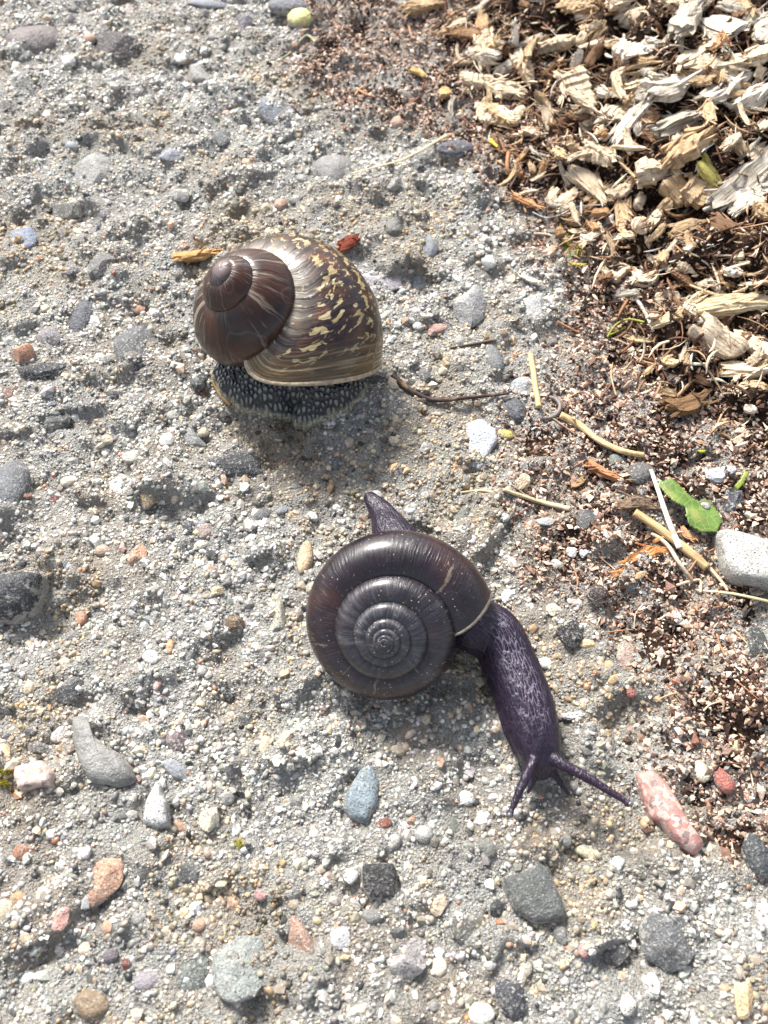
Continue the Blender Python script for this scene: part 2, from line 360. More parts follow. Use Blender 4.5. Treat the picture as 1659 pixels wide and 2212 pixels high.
def place_stone(x, y, wpx, hpx, rot, col, kind='r', top=None, embed=0.45, flat=0.62):
    if top is None: embed = min(0.8, embed + 0.10)
    p = hit(x, y); c = cmpx(p); v = (CAM - p) / np.linalg.norm(CAM - p)
    a = wpx * c / 2; b = hpx * c / 2 / (0.35 + 0.65 * v[2])
    th = math.radians(rot); zr = flat * min(a, b)
    if embed > 0.7: zr = 0.35 * min(a, b)
    z = float(T(p[0], p[1])) + zr * (1 - 2 * embed) 
    me = random.choice(ROUND if kind == 'r' else ANG)
    o = link('pebble', me, None, slab if top is None else None, (p[0], p[1], z), (random.uniform(-.12, .12), random.uniform(-.12, .12), th),
             stonecol(col), (a * U, b * U, zr * U))
    TAKEN.append((p[0], p[1], max(a, b)))
    if top: o.name = top[0]; tag(o, top[1], top[2])
    return o
GREY, DK, BLK = (128, 126, 124), (72, 74, 78), (40, 41, 46)
ST = [  # x, y, w, h, rot, colour, kind, embed   (photo pixels)
 (70, 85, 132, 62, 3, (128, 112, 110), 'r', .55), (245, 98, 116, 60, -14, (74, 60, 66), 'a', .5), (148, 135, 32, 26, 0, (226, 222, 214), 'r', .3), (265, 15, 85, 42, 0, (196, 180, 172), 'a', .75),
 (447, 10, 92, 18, -10, (132, 136, 148), 'a', .4), (525, 52, 42, 54, 0, (104, 96, 112), 'a', .5), (622, 12, 88, 34, -5, (104, 106, 120), 'r', .5),
 (592, 242, 52, 82, 50, (122, 130, 148), 'a', .55), (483, 300, 42, 40, 20, (92, 94, 104), 'a', .45), (505, 192, 32, 18, 0, (46, 46, 50), 'a', .5), (720, 366, 88, 74, -30, (140, 137, 134), 'r', .45),
 (375, 325, 66, 42, 5, (140, 146, 158), 'a', .72), (150, 462, 78, 46, -8, (92, 90, 82), 'a', .4), (50, 510, 52, 56, 30, (122, 134, 160), 'a', .7), (220, 570, 50, 62, -20, (122, 120, 118), 'a', .5),
 (390, 128, 27, 22, 0, (220, 216, 205), 'r', .4), (430, 150, 46, 62, 15, (166, 166, 160), 'a', .6), (195, 372, 125, 80, 28, (158, 156, 152), 'a', .6), (985, 320, 84, 32, 8, (84, 86, 104), 'r', .5),
 (925, 532, 42, 52, 10, (132, 138, 146), 'r', .5), (850, 490, 42, 36, 0, (130, 128, 122), 'r', .5), (177, 691, 54, 90, -8, (80, 84, 96), 'r', .35), (107, 729, 62, 48, -35, (134, 128, 132), 'a', .5),
 (291, 747, 96, 118, 15, (98, 100, 104), 'a', .6), (160, 590, 30, 26, -40, (86, 78, 92), 'a', .4), (299, 668, 34, 20, -15, (180, 128, 98), 'a', .4), (340, 687, 32, 24, 30, (62, 64, 66), 'a', .4), (297, 644, 30, 18, 20, (58, 60, 66), 'a', .5),
 (431, 826, 42, 40, 25, (66, 74, 76), 'a', .3), (484, 901, 28, 24, 20, (50, 50, 54), 'r', .3), (114, 913, 78, 54, 35, (84, 86, 86), 'a', .5), (25, 849, 48, 32, -10, (150, 112, 92), 'a', .4), (362, 953, 32, 34, -30, (222, 218, 210), 'r', .3),
 (286, 988, 44, 28, 10, (206, 200, 184), 'r', .35), (251, 1051, 34, 42, 10, (240, 238, 232), 'a', .3), (312, 1077, 46, 50, 10, (190, 160, 116), 'a', .4), (150, 1041, 38, 24, 15, (205, 190, 165), 'r', .35), (489, 1001, 150, 54, -8, (74, 76, 80), 'a', .6),
 (20, 1045, 80, 124, 8, (112, 116, 122), 'r', .6), (122, 1079, 26, 20, 0, (150, 66, 46), 'a', .35), (55, 1072, 30, 18, -20, (140, 78, 60), 'a', .35), (440, 935, 24, 21, 0, (226, 206, 170), 'r', .3), (213, 775, 28, 22, 35, (222, 218, 210), 'a', .3),
 (400, 940, 95, 62, 0, (146, 148, 148), 'a', .78), (408, 1140, 30, 38, 20, (84, 88, 96), 'a', .45), (373, 1160, 32, 26, 30, (80, 82, 86), 'a', .5), (433, 1178, 38, 22, 25, (226, 216, 192), 'a', .3), (446, 1143, 46, 38, 10, (172, 148, 138), 'a', .55), (99, 667, 22, 18, 0, (220, 205, 160), 'r', .3), (92, 650, 20, 17, 0, (215, 200, 175), 'r', .3),
 (176, 1337, 26, 32, 0, (190, 128, 88), 'r', .35), (223, 1190, 36, 25, 5, (190, 152, 128), 'r', .35), (297, 1199, 40, 48, 0, (200, 148, 108), 'a', .35), (600, 1333, 46, 82, -8, (184, 180, 158), 'a', .45), (507, 1345, 40, 36, 0, (150, 116, 80), 'a', .4), (468, 1277, 28, 25, 0, (205, 175, 130), 'a', .4), (511, 1302, 30, 32, 0, (215, 205, 190), 'a', .4),
 (367, 1397, 18, 32, 5, (205, 140, 84), 'r', .35), (129, 1414, 42, 22, 0, (140, 130, 112), 'a', .5), (150, 1492, 68, 50, 30, (96, 98, 98), 'a', .5), (490, 1496, 30, 42, 30, (44, 44, 48), 'a', .4), (387, 1599, 54, 60, 25, (122, 100, 104), 'a', .4), (383, 1663, 66, 36, -35, (134, 138, 144), 'r', .45),
 (129, 1586, 40, 38, 0, (230, 215, 205), 'a', .35), (574, 1612, 28, 46, -5, (214, 190, 150), 'r', .35), (615, 1597, 24, 46, -32, (210, 182, 140), 'a', .35), (688, 1539, 42, 42, 0, (134, 106, 96), 'a', .7), (533, 1556, 42, 40, 20, (76, 80, 72), 'a', .5), (473, 1388, 34, 20, -20, (44, 46, 50), 'r', .5),
 (829, 1781, 36, 26, 15, (150, 76, 46), 'r', .35), (759, 1892, 36, 28, 30, (232, 230, 228), 'a', .35), (131, 1985, 34, 52, -5, (214, 150, 134), 'a', .4), (655, 2032, 64, 118, 18, (182, 136, 110), 'a', .4), (734, 2027, 46, 50, 0, (206, 204, 206), 'a', .35), (421, 1964, 28, 25, 30, (188, 196, 212), 'a', .35),
 (213, 1900, 96, 112, -25, (206, 150, 112), 'a', .62), (516, 2092, 120, 134, 10, (150, 156, 150), 'a', .7), (400, 2125, 100, 130, -10, (120, 128, 122), 'a', .7), (198, 2171, 84, 60, -10, (150, 124, 88), 'r', .5), (317, 2117, 62, 44, 10, (142, 136, 142), 'r', .5), (421, 1884, 74, 50, 0, (86, 88, 90), 'a', .6),
 (40, 1943, 38, 34, 0, (208, 144, 88), 'r', .4), (52, 1839, 48, 40, -20, (180, 116, 76), 'a', .5), (451, 1770, 44, 54, 0, (214, 202, 172), 'a', .4), (565, 1933, 32, 28, 0, (198, 136, 128), 'r', .35), (273, 2084, 20, 26, 15, (150, 60, 46), 'r', .35), (533, 1755, 24, 24, 40, (42, 42, 48), 'a', .35), (535, 1830, 22, 20, 0, (42, 42, 44), 'a', .4),
 (60, 2112, 46, 24, 0, (225, 222, 216), 'r', .4), (12, 1968, 42, 42, 0, (214, 196, 160), 'r', .4), (1075, 1963, 40, 34, 25, (50, 50, 56), 'r', .35), (1564, 1686, 44, 56, 30, (196, 96, 76), 'r', .4), (1516, 1668, 34, 44, 10, (226, 216, 180), 'r', .3),
 (1448, 2024, 132, 132, -10, (112, 114, 116), 'a', .5), (1640, 1852, 66, 100, 10, (66, 72, 76), 'r', .45), (881, 2069, 84, 84, -15, (170, 162, 160), 'a', .45), (949, 2089, 36, 42, 0, (228, 208, 176), 'r', .3), (946, 1953, 38, 50, -10, (226, 196, 158), 'a', .35), (1102, 2155, 62, 88, 15, (78, 80, 90), 'a', .45),
 (1040, 2190, 58, 48, 0, (232, 226, 216), 'r', .35), (1407, 2130, 38, 52, 10, (226, 222, 214), 'a', .35), (1355, 2170, 34, 46, -25, (228, 222, 210), 'a', .35), (1322, 2054, 74, 60, -15, (104, 104, 102), 'a', .55), (1025, 2008, 100, 70, -20, (104, 104, 94), 'a', .7), (1050, 1832, 44, 44, 0, (128, 128, 118), 'r', .6),
 (1272, 1842, 58, 28, -18, (218, 206, 164), 'r', .35), (979, 1787, 34, 58, 8, (128, 130, 116), 'r', .65), (1650, 1983, 38, 62, -10, (222, 204, 200), 'a', .35), (916, 1802, 42, 38, 0, (182, 178, 170), 'r', .5), (1606, 2155, 42, 84, -8, (226, 186, 122), 'a', .4), (1261, 2054, 24, 28, 0, (208, 142, 130), 'r', .35),
 (1133, 2094, 36, 36, 0, (190, 182, 160), 'r', .45), (1160, 2079, 26, 38, 20, (198, 200, 186), 'r', .45), (1045, 1767, 38, 36, 0, (222, 220, 216), 'a', .4), (1016, 658, 72, 86, 0, (160, 160, 160), 'a', .6), (1155, 662, 76, 68, 0, (170, 170, 168), 'a', .6), (1068, 775, 40, 66, 12, (128, 130, 132), 'r', .45),
 (1111, 886, 50, 60, 15, (78, 84, 94), 'r', .35), (1127, 836, 48, 50, 0, (190, 192, 196), 'a', .5), (1384, 1022, 62, 46, 20, (100, 98, 96), 'r', .4), (1558, 1022, 70, 42, 0, (196, 200, 208), 'a', .5), (1582, 1083, 42, 52, -25, (62, 66, 80), 'a', .35), (1455, 820, 28, 20, 0, (40, 44, 54), 'r', .3),
 (1267, 1125, 70, 62, 15, (92, 94, 92), 'r', .6), (1267, 1392, 38, 20, 0, (226, 196, 128), 'r', .3), (1352, 1420, 46, 78, 8, (166, 140, 122), 'a', .5), (1364, 1497, 26, 26, 0, (170, 82, 62), 'r', .3), (1178, 1433, 28, 27, 0, (222, 222, 214), 'r', .35), (1627, 1392, 66, 84, 0, (84, 88, 82), 'a', .5), (1097, 1287, 28, 38, -25, (226, 226, 222), 'a', .35),
 (1234, 1194, 22, 26, 10, (234, 228, 220), 'a', .25), (1262, 1194, 22, 26, -10, (240, 236, 232), 'a', .25), (1178, 1127, 36, 18, 0, (228, 228, 228), 'a', .35), (995, 1100, 38, 82, -8, (126, 128, 118), 'r', .75), (1335, 994, 40, 34, 0, (128, 140, 130), 'r', .6), (1238, 1546, 54, 22, -5, (196, 198, 198), 'a', .5), (1090, 1118, 24, 20, 0, (190, 190, 188), 'r', .4),
 (720, 1000, 34, 34, 0, (130, 130, 130), 'a', .6), (905, 705, 30, 22, 0, (200, 196, 192), 'r', .4), (945, 712, 34, 46, -30, (208, 150, 132), 'a', .4), (860, 265, 36, 26, 0, (180, 140, 110), 'r', .4), (920, 810, 30, 34, 20, (90, 92, 96), 'a', .5), (765, 1755, 1, 1, 0, GREY, 'r', .5),
 (820, 600, 100, 62, 0, (186, 178, 184), 'a', .75), (905, 600, 55, 44, 0, (146, 150, 160), 'a', .7), (1120, 1905, 1, 1, 0, GREY, 'r', .5), (1380, 1300, 24, 20, 0, (208, 178, 150), 'a', .4), (1460, 1335, 26, 30, 0, (206, 200, 195), 'a', .4), (1520, 1480, 30, 26, 0, (150, 150, 150), 'a', .5)]
for s in ST:
    if s[2] > 2: place_stone(*s[:7], embed=s[7])
def outline_stone(name, pts, h, col, mat, top=None, label=None, base=-0.06, p=3.2, seed=1, rough=0.05):
    W = np.array([hit(x, y) for x, y in pts]); c = W[:, :2].mean(0); z0 = float(T(*c))
    n = 56; seg = np.r_[W[:, :2], W[:1, :2]]; L = np.r_[0, np.cumsum(np.hypot(*np.diff(seg, axis=0).T))]
    s = np.linspace(0, L[-1], n, endpoint=False); B = np.stack([np.interp(s, L, seg[:, 0]), np.interp(s, L, seg[:, 1])], -1)
    B = (np.roll(B, 1, 0) + 2 * B + np.roll(B, -1, 0)) / 4 - c
    B += 0.02 * np.stack([n2(B[:, 0], B[:, 1], 6, seed), n2(B[:, 0], B[:, 1], 6, seed + 1)], -1)
    rows = []
    for r in (0.02, 0.2, 0.4, 0.58, 0.73, 0.85, 0.93, 0.98, 1.0):
        zz = h * (1 - r ** p) ** (1 / p); X = B * r
        zz = zz * (1 + rough * 6 * n2(X[:, 0] + c[0], X[:, 1] + c[1], 1.3, seed)) + rough * h * n2(X[:, 0], X[:, 1], 7, seed + 4)
        rows.append(np.c_[X, zz])
    for r, z in ((0.98, -0.25), (0.8, -0.5), (0.02, -0.55)): rows.append(np.c_[B * r, np.full(n, z * h - 0.02)])
    V = np.concatenate(rows); F = gridfaces(len(rows), n, True)[:, ::-1].copy()
    o = link(name, mesh_from(name, V, F, True, sharp=40), mat, None if top else slab, (c[0], c[1], z0 + base), color=stonecol(col))
    TAKEN.append((c[0], c[1], 0.8 * np.abs(B).max()))
    if top: tag(o, top[0], top[1])
    elif label: o['label'] = label
    return o
outline_stone('pebble', [(162, 1552), (192, 1546), (206, 1590), (228, 1612), (262, 1628), (290, 1660), (298, 1690), (255, 1704), (200, 1692), (172, 1655), (160, 1600)], 0.28, (146, 144, 140), M['pebble'], label='smooth grey boot-shaped pebble', seed=3, rough=0.02)
outline_stone('pebble', [(1080, 1898), (1120, 1885), (1150, 1872), (1166, 1852), (1182, 1870), (1196, 1912), (1222, 1968), (1216, 1990), (1150, 1996), (1108, 1968), (1090, 1930)], 0.2, (104, 108, 104), M['pebble'], label='grey-green stone with one pointed corner', seed=5, p=5, rough=0.03)
outline_stone('pebble', [(1368, 1670), (1400, 1660), (1440, 1690), (1460, 1740), (1490, 1790), (1516, 1830), (1500, 1852), (1455, 1822), (1430, 1790), (1400, 1770), (1385, 1730)], 0.24, (196, 134, 120), M['granite'], label='long pink granite stone', seed=7, p=3, rough=0.04)
outline_stone('pebble', [(745, 1720), (780, 1655), (805, 1645), (822, 1690), (818, 1740), (795, 1780), (762, 1775), (740, 1750)], 0.2, (122, 140, 150), M['rough'], label='blue-grey speckled stone', seed=9, p=3, rough=0.06)
outline_stone('pebble', [(780, 1868), (850, 1866), (858, 1890), (856, 1938), (800, 1944), (782, 1920)], 0.2, (44, 42, 44), M['pebble'], label='black square stone', seed=11, p=6, rough=0.03)
outline_stone('pebble', [(1004, 915), (1040, 905), (1072, 930), (1076, 955), (1058, 980), (1036, 1022), (1018, 1000), (1008, 955)], 0.2, (196, 200, 210), M['rough'], label='pale bluish wedge-shaped stone', seed=13, p=5, rough=0.05)
outline_stone('stone', [(1534, 1160), (1560, 1152), (1600, 1156), (1680, 1200), (1720, 1240), (1710, 1280), (1640, 1272), (1575, 1262), (1552, 1240), (1548, 1200)], 0.34, (205, 202, 192), M['rough'], ('large flat white stone beside the broken straw stalk', 'stone'), seed=15, p=5, rough=0.04, base=0)
outline_stone('stone_shard', [(338, 1684), (350, 1694), (358, 1720), (368, 1740), (368, 1790), (340, 1794), (314, 1784), (320, 1740), (328, 1710)], 0.24, (236, 232, 230), M['rough'], ('white stone shard tapering to a point on the concrete', 'stone'), seed=17, p=3, rough=0.05, base=0)
outline_stone('stone', [(-30, 1265), (20, 1256), (60, 1248), (105, 1252), (112, 1268), (98, 1300), (85, 1335), (40, 1352), (-20, 1350)], 0.45, (52, 56, 66), M['pebble'], ('large blue-black stone with sand stuck to its lower edge', 'stone'), seed=19, p=2.6, rough=0.08, base=0)
outline_stone('stone', [(44, 1662), (104, 1650), (120, 1672), (118, 1700), (52, 1712), (42, 1690)], 0.26, (206, 176, 158), M['granite'], ('square pinkish stone beside yellow moss', 'stone'), seed=21, p=5, rough=0.04, base=0)
place_stone(650, 53, 58, 38, -5, (226, 212, 110), 'r', ('pebble', 'yellow pebble at the edge of the brown crumbs', 'pebble'), 0.12)
place_stone(55, 775, 48, 40, -10, (205, 138, 92), 'a', ('pebble', 'orange pebble resting against a long black stone', 'pebble'), 0.08, 0.8)
place_stone(96, 803, 104, 36, 4, (58, 62, 72), 'a', ('stone', 'long black stone lying under the orange pebble', 'stone'), 0.25)
place_stone(659, 1210, 36, 76, -5, (226, 186, 136), 'r', ('pebble', 'tan oval pebble touching the dark spiral shell', 'pebble'), 0.12, 0.85)
place_stone(1287, 1291, 48, 40, 0, (70, 40, 32), 'r', ('seed', 'dark brown round seed lying on the pale crumbs', 'seed'), 0.1, 0.9)
place_stone(1092, 941, 34, 20, -15, (226, 196, 50), 'r', ('petal', 'small yellow petal beside the bluish wedge-shaped stone', 'petal'), 0.1, 0.5)
place_stone(1230, 1370, 62, 58, 20, (38, 36, 40), 'a', ('charcoal', 'rough black lump of charcoal on the pale crumbs', 'charcoal'), 0.3)
place_stone(1128, 1044, 40, 30, 30, (226, 196, 150), 'a', ('wood_chip', 'cream wedge-shaped chip lying on reddish crumbs below the wedge-shaped stone', 'wood chip'), 0.2)
# ordinary small pebbles set in the concrete
PEB = [(16, (176, 172, 164)), (12, (140, 138, 134)), (9, (92, 92, 94)), (6, (56, 57, 62)), (8, (222, 218, 208)), (6, (212, 190, 156)), (5, (200, 150, 116)), (2, (160, 88, 66)), (3, (132, 120, 128)), (3, (150, 158, 172)), (2, (206, 158, 146))]
npb = sum(1 for o in slab.children)
tries = 0; keep = []
while npb < 298 and tries < 20000:
    tries += 1
    x, y = random.uniform(10, 1650), random.uniform(10, 2205); p = P(x, y)
    m = float(deb_mask(np.array([p[0]]), np.array([p[1]]))[0])
    if random.random() < m * 0.85 or float(mound(np.array([p[0]]), np.array([p[1]]))[0]) > 0.15: continue
    r = min(0.15, max(0.058, random.lognormvariate(math.log(0.085), 0.3)))
    if any((p[0] - a) ** 2 + (p[1] - b) ** 2 < (c + r) ** 2 for a, b, c in TAKEN): continue
    px = 2 * r / cmpx(p); cs = random.choices([i[1] for i in PEB], [i[0] for i in PEB])[0]
    place_stone(x, y, px * random.uniform(.9, 1.35), px * random.uniform(.75, 1.0), random.uniform(-80, 80), np.array(cs) * random.uniform(.88, 1.08), random.choice('ra'), embed=random.uniform(.3, .5), flat=0.7); npb += 1

# ------------------------------------------------------------------ snails
def frame_at(px, py, kx, ky):
    d = ray(px, py); zc = -d / np.linalg.norm(d); xr = rtv - (rtv @ zc) * zc; xr /= np.linalg.norm(xr); yu = np.cross(zc, xr)
    kz = math.sqrt(1 - kx * kx - ky * ky); k = np.array([kx, ky, kz]); e = np.array([1., 0, 0]); e -= k * (k @ e); e /= np.linalg.norm(e); f = np.cross(k, e)
    B = np.stack([xr, yu, zc], 1); return B @ k, B @ e, B @ f
def make_shell(q, apex_px, unit, nT, nA, ground, ridge):
    """logarithmic helico-spiral tube. q: W, ph, cx, cz, r, re, tmin, tend, lag ; unit = photo pixels per model unit"""
    k, e, f = frame_at(*apex_px, q['kx'], q['ky'])
    tt = np.arange(q['tmin'], q['tend'] + 1e-6, 1.0 / nT); tt = np.r_[tt, q['tend']]
    ang = np.linspace(0, 2 * math.pi, nA, endpoint=False)
    def rows(tv, mult, push=0.0, jit=True):
        Tm, A = np.meshgrid(tv, ang, indexing='ij')
        fr = sstep(0, 1, (Tm - (q['tend'] - 0.25)) / 0.25)
        Tq = Tm - q['lag'] * fr * (0.5 + 0.5 * np.cos(A - q.get('lagphase', 0)))
        if 'cut' in q:      # stretch each growth line so that the mouth ends in one plane
            t0 = q['cut_t0']; te = q['cutf'](ang)[None, :]; u = (Tm - t0) / (q['tend'] - t0)
            Tq = np.where(Tm > t0, t0 + u * (te - t0), Tm)
        s = np.exp(math.log(q['W']) * Tq)
        a = -(2 * math.pi * Tq) + q['ph']
        g = 1.0
        if jit:
            g = 1 + ridge * perlin(np.stack([Tm * 38, A * 0.3, A * 0], -1), 5) + ridge * 0.8 * perlin(np.stack([Tm * 90, A * 0.5, A * 0], -1), 6) + ridge * 1.3 * perlin(np.stack([Tm * 6, np.cos(A), np.sin(A)], -1), 8)
        if 'cap' in q: g = g * np.sqrt(np.clip(1 - np.clip((q['tmin'] + q['cap'] - Tm) / q['cap'], 0, 1) ** 2, 1e-4, 1))
        rr = q['r'] * mult * g
        lx = q['cx'] + rr * np.cos(A); lz = q['cz'] + rr * q['re'] * np.sin(A)
        if 'flush' in q:    # older whorls lie flush: flatten the arc between two sutures towards its chord
            a0, a1, amt = q['flush']; uu = np.clip((A - a0) / (a1 - a0), 0, 1); wgt = np.sin(math.pi * uu) ** .5 * amt * (1 - sstep(-0.85, -0.35, Tm))
            q0 = (q['cx'] + q['r'] * math.cos(a0), q['cz'] + q['r'] * q['re'] * math.sin(a0)); q1 = (q['cx'] + q['r'] * math.cos(a1), q['cz'] + q['r'] * q['re'] * math.sin(a1))
            lx = lx + wgt * (q0[0] + (q1[0] - q0[0]) * uu - lx); lz = lz + wgt * (q0[1] + (q1[1] - q0[1]) * uu - lz)
        rad = s * lx; z = s ** (1 + q.get('zpow', 0)) * lz - q.get('dome', 0) * np.exp(-s / q.get('dome_s', 0.12))
        Pm = rad[..., None] * (np.cos(a)[..., None] * e + np.sin(a)[..., None] * f) + z[..., None] * k
        tang = -np.sin(a)[..., None] * e + np.cos(a)[..., None] * f
        Pm = Pm - tang * (push * s)[..., None]
        return Pm, np.stack([Tm, A / (2 * math.pi), s], -1)
    body, att = rows(tt, 1.0)
    # depth along the ray so that the lowest point of the shell rests `ground` above the slab
    d = ray(*apex_px); per = 2 * THZ / PW * unit
    low = (body.reshape(-1, 3) * per)[:, 2].min()
    t = (ground - CAM[2]) / (d[2] + low)
    apex = CAM + d * t; sc = per * t
    return apex, sc, body * sc + apex, att, rows, k, e, f
def m_shell_dark():
    t = NT('dark_shell'); a = t.attr('shell'); x, v, s = t.sep(a)
    o = t.map(t.obj(), CM)
    w = t.math('ADD', x, t.math('MULTIPLY', t.noise(o, 3, 3, 0.5), 0.012))
    lines = t.noise(t.comb(t.math('MULTIPLY', w, 60.0), t.math('MULTIPLY', v, 3.0), 0.0), 1.0, 3, 0.65)
    ribs = t.noise(t.comb(t.math('MULTIPLY', w, 190.0), t.math('MULTIPLY', v, 3.0), 3.0), 1.0, 3, 0.6)
    broad = t.noise(t.comb(t.math('MULTIPLY', x, 7.0), t.math('MULTIPLY', v, 2.0), 5.0), 1.0, 3, 0.6)
    age = t.math('SMOOTH_MIN', s, 1.0, 0.01)
    new = t.ramp(broad, [(0.3, (0.005, 0.003, 0.005)), (0.5, (0.013, 0.005, 0.010)), (0.72, (0.048, 0.017, 0.012))])
    old = t.ramp(lines, [(0.3, (0.010, 0.009, 0.012)), (0.52, (0.026, 0.024, 0.032)), (0.72, (0.10, 0.096, 0.11))])
    c = t.mix(t.ramp(age, [(0.30, 1.0), (0.46, 0.9), (0.60, 0.35), (0.80, 0.0)]), new, old)
    c = t.mix(t.ramp(t.sep(a)[0], [(0.0, 0.0), (1.0, 0.0)]), c, c)
    xk = t.math('ADD', x, t.math('MULTIPLY', t.noise(o, 4, 3, 0.6), 0.03))
    # pale growth checks crossing the last part of the whorl
    chk = t.noise(t.comb(t.math('MULTIPLY', xk, 30.0), t.math('MULTIPLY', v, 2.5), 9.0), 1.0, 4, 0.7)
    c = t.mix(t.ramp(chk, [(0.645, 0.0), (0.68, 0.7)]), c, (0.22, 0.17, 0.12))
    wr = t.noise(o, 1.7, 5, 0.72)
    c = t.mix(t.math('MULTIPLY', t.ramp(wr, [(0.54, 0.0), (0.66, 0.35)]), t.ramp(age, [(0.25, 1.0), (0.9, 0.35)])), c, t.ramp(lines, [(0.35, (0.035, 0.030, 0.030)), (0.65, (0.13, 0.12, 0.12))]))
    # dust and stuck grains
    du = t.vor(o, 15, 'F1', 'Distance'); dz = t.noise(o, 1.4, 2, 0.5)
    c = t.mix(t.math('MULTIPLY', t.ramp(du, [(0.10, 1.0), (0.16, 0.0)]), t.ramp(dz, [(0.46, 0.0), (0.56, 1.0)])), c, (0.42, 0.34, 0.25))
    sp = t.noise(o, 60, 2, 0.5); c = t.mix(t.ramp(sp, [(0.70, 0.0), (0.74, 0.6)]), c, (0.35, 0.30, 0.25))
    h = t.math('ADD', t.math('MULTIPLY', ribs, 0.9), t.math('MULTIPLY', lines, 0.6))
    rough = t.ramp(t.math('ADD', t.math('MULTIPLY', t.noise(o, 6, 4, 0.7), 0.6), t.math('MULTIPLY', wr, 0.4)), [(0.35, 0.24), (0.65, 0.58)])
    return t.fin(c, rough, t.bump(h, 0.5, 0.04), 0.35, 0.55, 0.24)
def m_lip(col):
    t = NT('shell_lip'); o = t.map(t.obj(), CM); n = t.noise(o, 14, 3, 0.6)
    c = t.mix(t.ramp(n, [(0.35, 0.0), (0.7, 1.0)]), tuple(col), tuple(np.array(col) * 0.45))
    return t.fin(c, 0.4, t.bump(n, 0.4, 0.02), 0.5)
def m_shell_garden():
    t = NT('mottled_shell'); a = t.attr('shell'); x, v, s = t.sep(a); o = t.map(t.obj(), CM)
    wob = t.noise(o, 2.2, 3, 0.6)
    xw = t.math('ADD', x, t.math('MULTIPLY', wob, 0.03))
    lines = t.noise(t.comb(t.math('MULTIPLY', xw, 70.0), t.math('MULTIPLY', v, 5.0), 0.0), 1.0, 3, 0.6)
    ribs = t.noise(t.comb(t.math('MULTIPLY', xw, 38.0), t.math('MULTIPLY', v, 2.0), 7.0), 1.0, 3, 0.6)
    # body whorl: dark spiral bands broken into blocks by cream flecks, yellow-brown ground
    vw = t.math('ADD', v, t.math('MULTIPLY', t.noise(t.comb(t.math('MULTIPLY', x, 55.0), t.math('MULTIPLY', v, 10.0), 1.0), 1.0, 2, 0.5), 0.05))
    band = t.noise(t.comb(t.math('MULTIPLY', x, 1.2), t.math('MULTIPLY', vw, 11.0), 4.0), 1.0, 1, 0.4)
    fleck = t.noise(t.comb(t.math('MULTIPLY', xw, 62.0), t.math('MULTIPLY', vw, 52.0), 2.0), 1.0, 2, 0.5)
    brown = t.ramp(t.noise(o, 3.2, 3, 0.6), [(0.3, (0.007, 0.004, 0.007)), (0.5, (0.020, 0.008, 0.007)), (0.72, (0.085, 0.028, 0.009))])
    cream = t.ramp(lines, [(0.3, (0.16, 0.10, 0.035)), (0.55, (0.34, 0.27, 0.14)), (0.75, (0.52, 0.47, 0.34))])
    fb = t.ramp(t.math('ADD', t.math('MULTIPLY', fleck, 0.72), t.math('MULTIPLY', band, 0.33)), [(0.565, 0.0), (0.60, 1.0)])
    c = t.mix(fb, brown, cream)
    # pale streaks running down from the suture (v near a quarter turn = top of the whorl)
    sut = t.ramp(v, [(0.15, 0.0), (0.18, 0.2), (0.21, 0.5), (0.5, 0.0)])
    st = t.math('MULTIPLY', sut, t.ramp(ribs, [(0.44, 0.0), (0.56, 1.0)]))
    c = t.mix(st, c, (0.38, 0.33, 0.25))
    # older whorls plain dark brown with thin pale streaks, the tip worn lilac-grey
    oldc = t.mix(t.ramp(ribs, [(0.58, 0.0), (0.66, 0.5)]), t.ramp(t.noise(o, 2.5, 3, 0.6), [(0.3, (0.008, 0.003, 0.002)), (0.7, (0.050, 0.014, 0.006))]), (0.38, 0.32, 0.24))
    wear = t.ramp(t.math('ADD', t.noise(o, 2.0, 4, 0.65), t.math('MULTIPLY', s, -0.7)), [(0.38, 0.0), (0.56, 0.55)])
    oldc = t.mix(wear, oldc, t.ramp(lines, [(0.3, (0.07, 0.055, 0.065)), (0.6, (0.20, 0.17, 0.19)), (0.8, (0.45, 0.42, 0.42))]))
    oldc = t.mix(t.ramp(s, [(0.05, 0.9), (0.10, 0.0)]), oldc, (0.15, 0.105, 0.105))
    # edges of peeling skin
    pe = t.noise(o, 1.15, 2, 0.5); ed = t.ramp(pe, [(0.563, 0.0), (0.570, 1.0), (0.578, 1.0), (0.585, 0.0)]); oldc = t.mix(t.math('MULTIPLY', ed, 0.08), oldc, (0.34, 0.31, 0.30))
    f_old = t.ramp(x, [(0.0, 0.0), (1.0, 0.0)])
    mr = t.n('ShaderNodeMapRange'); t.l(x, mr.inputs['Value']); mr.inputs['From Min'].default_value = -0.62; mr.inputs['From Max'].default_value = -0.48; mr.inputs['To Min'].default_value = 1; mr.inputs['To Max'].default_value = 0
    c = t.mix(mr.outputs[0], c, oldc)
    # growing edge: yellowish with fine lines
    mr2 = t.n('ShaderNodeMapRange'); t.l(x, mr2.inputs['Value']); mr2.inputs['From Min'].default_value = 0.03; mr2.inputs['From Max'].default_value = 0.09; mr2.inputs['To Max'].default_value = 0.9
    edge = t.ramp(t.noise(t.comb(t.math('MULTIPLY', x, 150.0), t.math('MULTIPLY', v, 5.0), 0.0), 1.0, 3, 0.6), [(0.34, (0.025, 0.016, 0.011)), (0.52, (0.13, 0.08, 0.028)), (0.70, (0.46, 0.37, 0.24))])
    c = t.mix(mr2.outputs[0], c, edge)
    h = t.math('ADD', t.math('MULTIPLY', ribs, 1.0), t.math('MULTIPLY', lines, 0.7))
    return t.fin(c, t.ramp(t.noise(o, 7, 4, 0.7), [(0.3, 0.32), (0.7, 0.55)]), t.bump(h, 0.65, 0.035), 0.3, 0.4, 0.2)
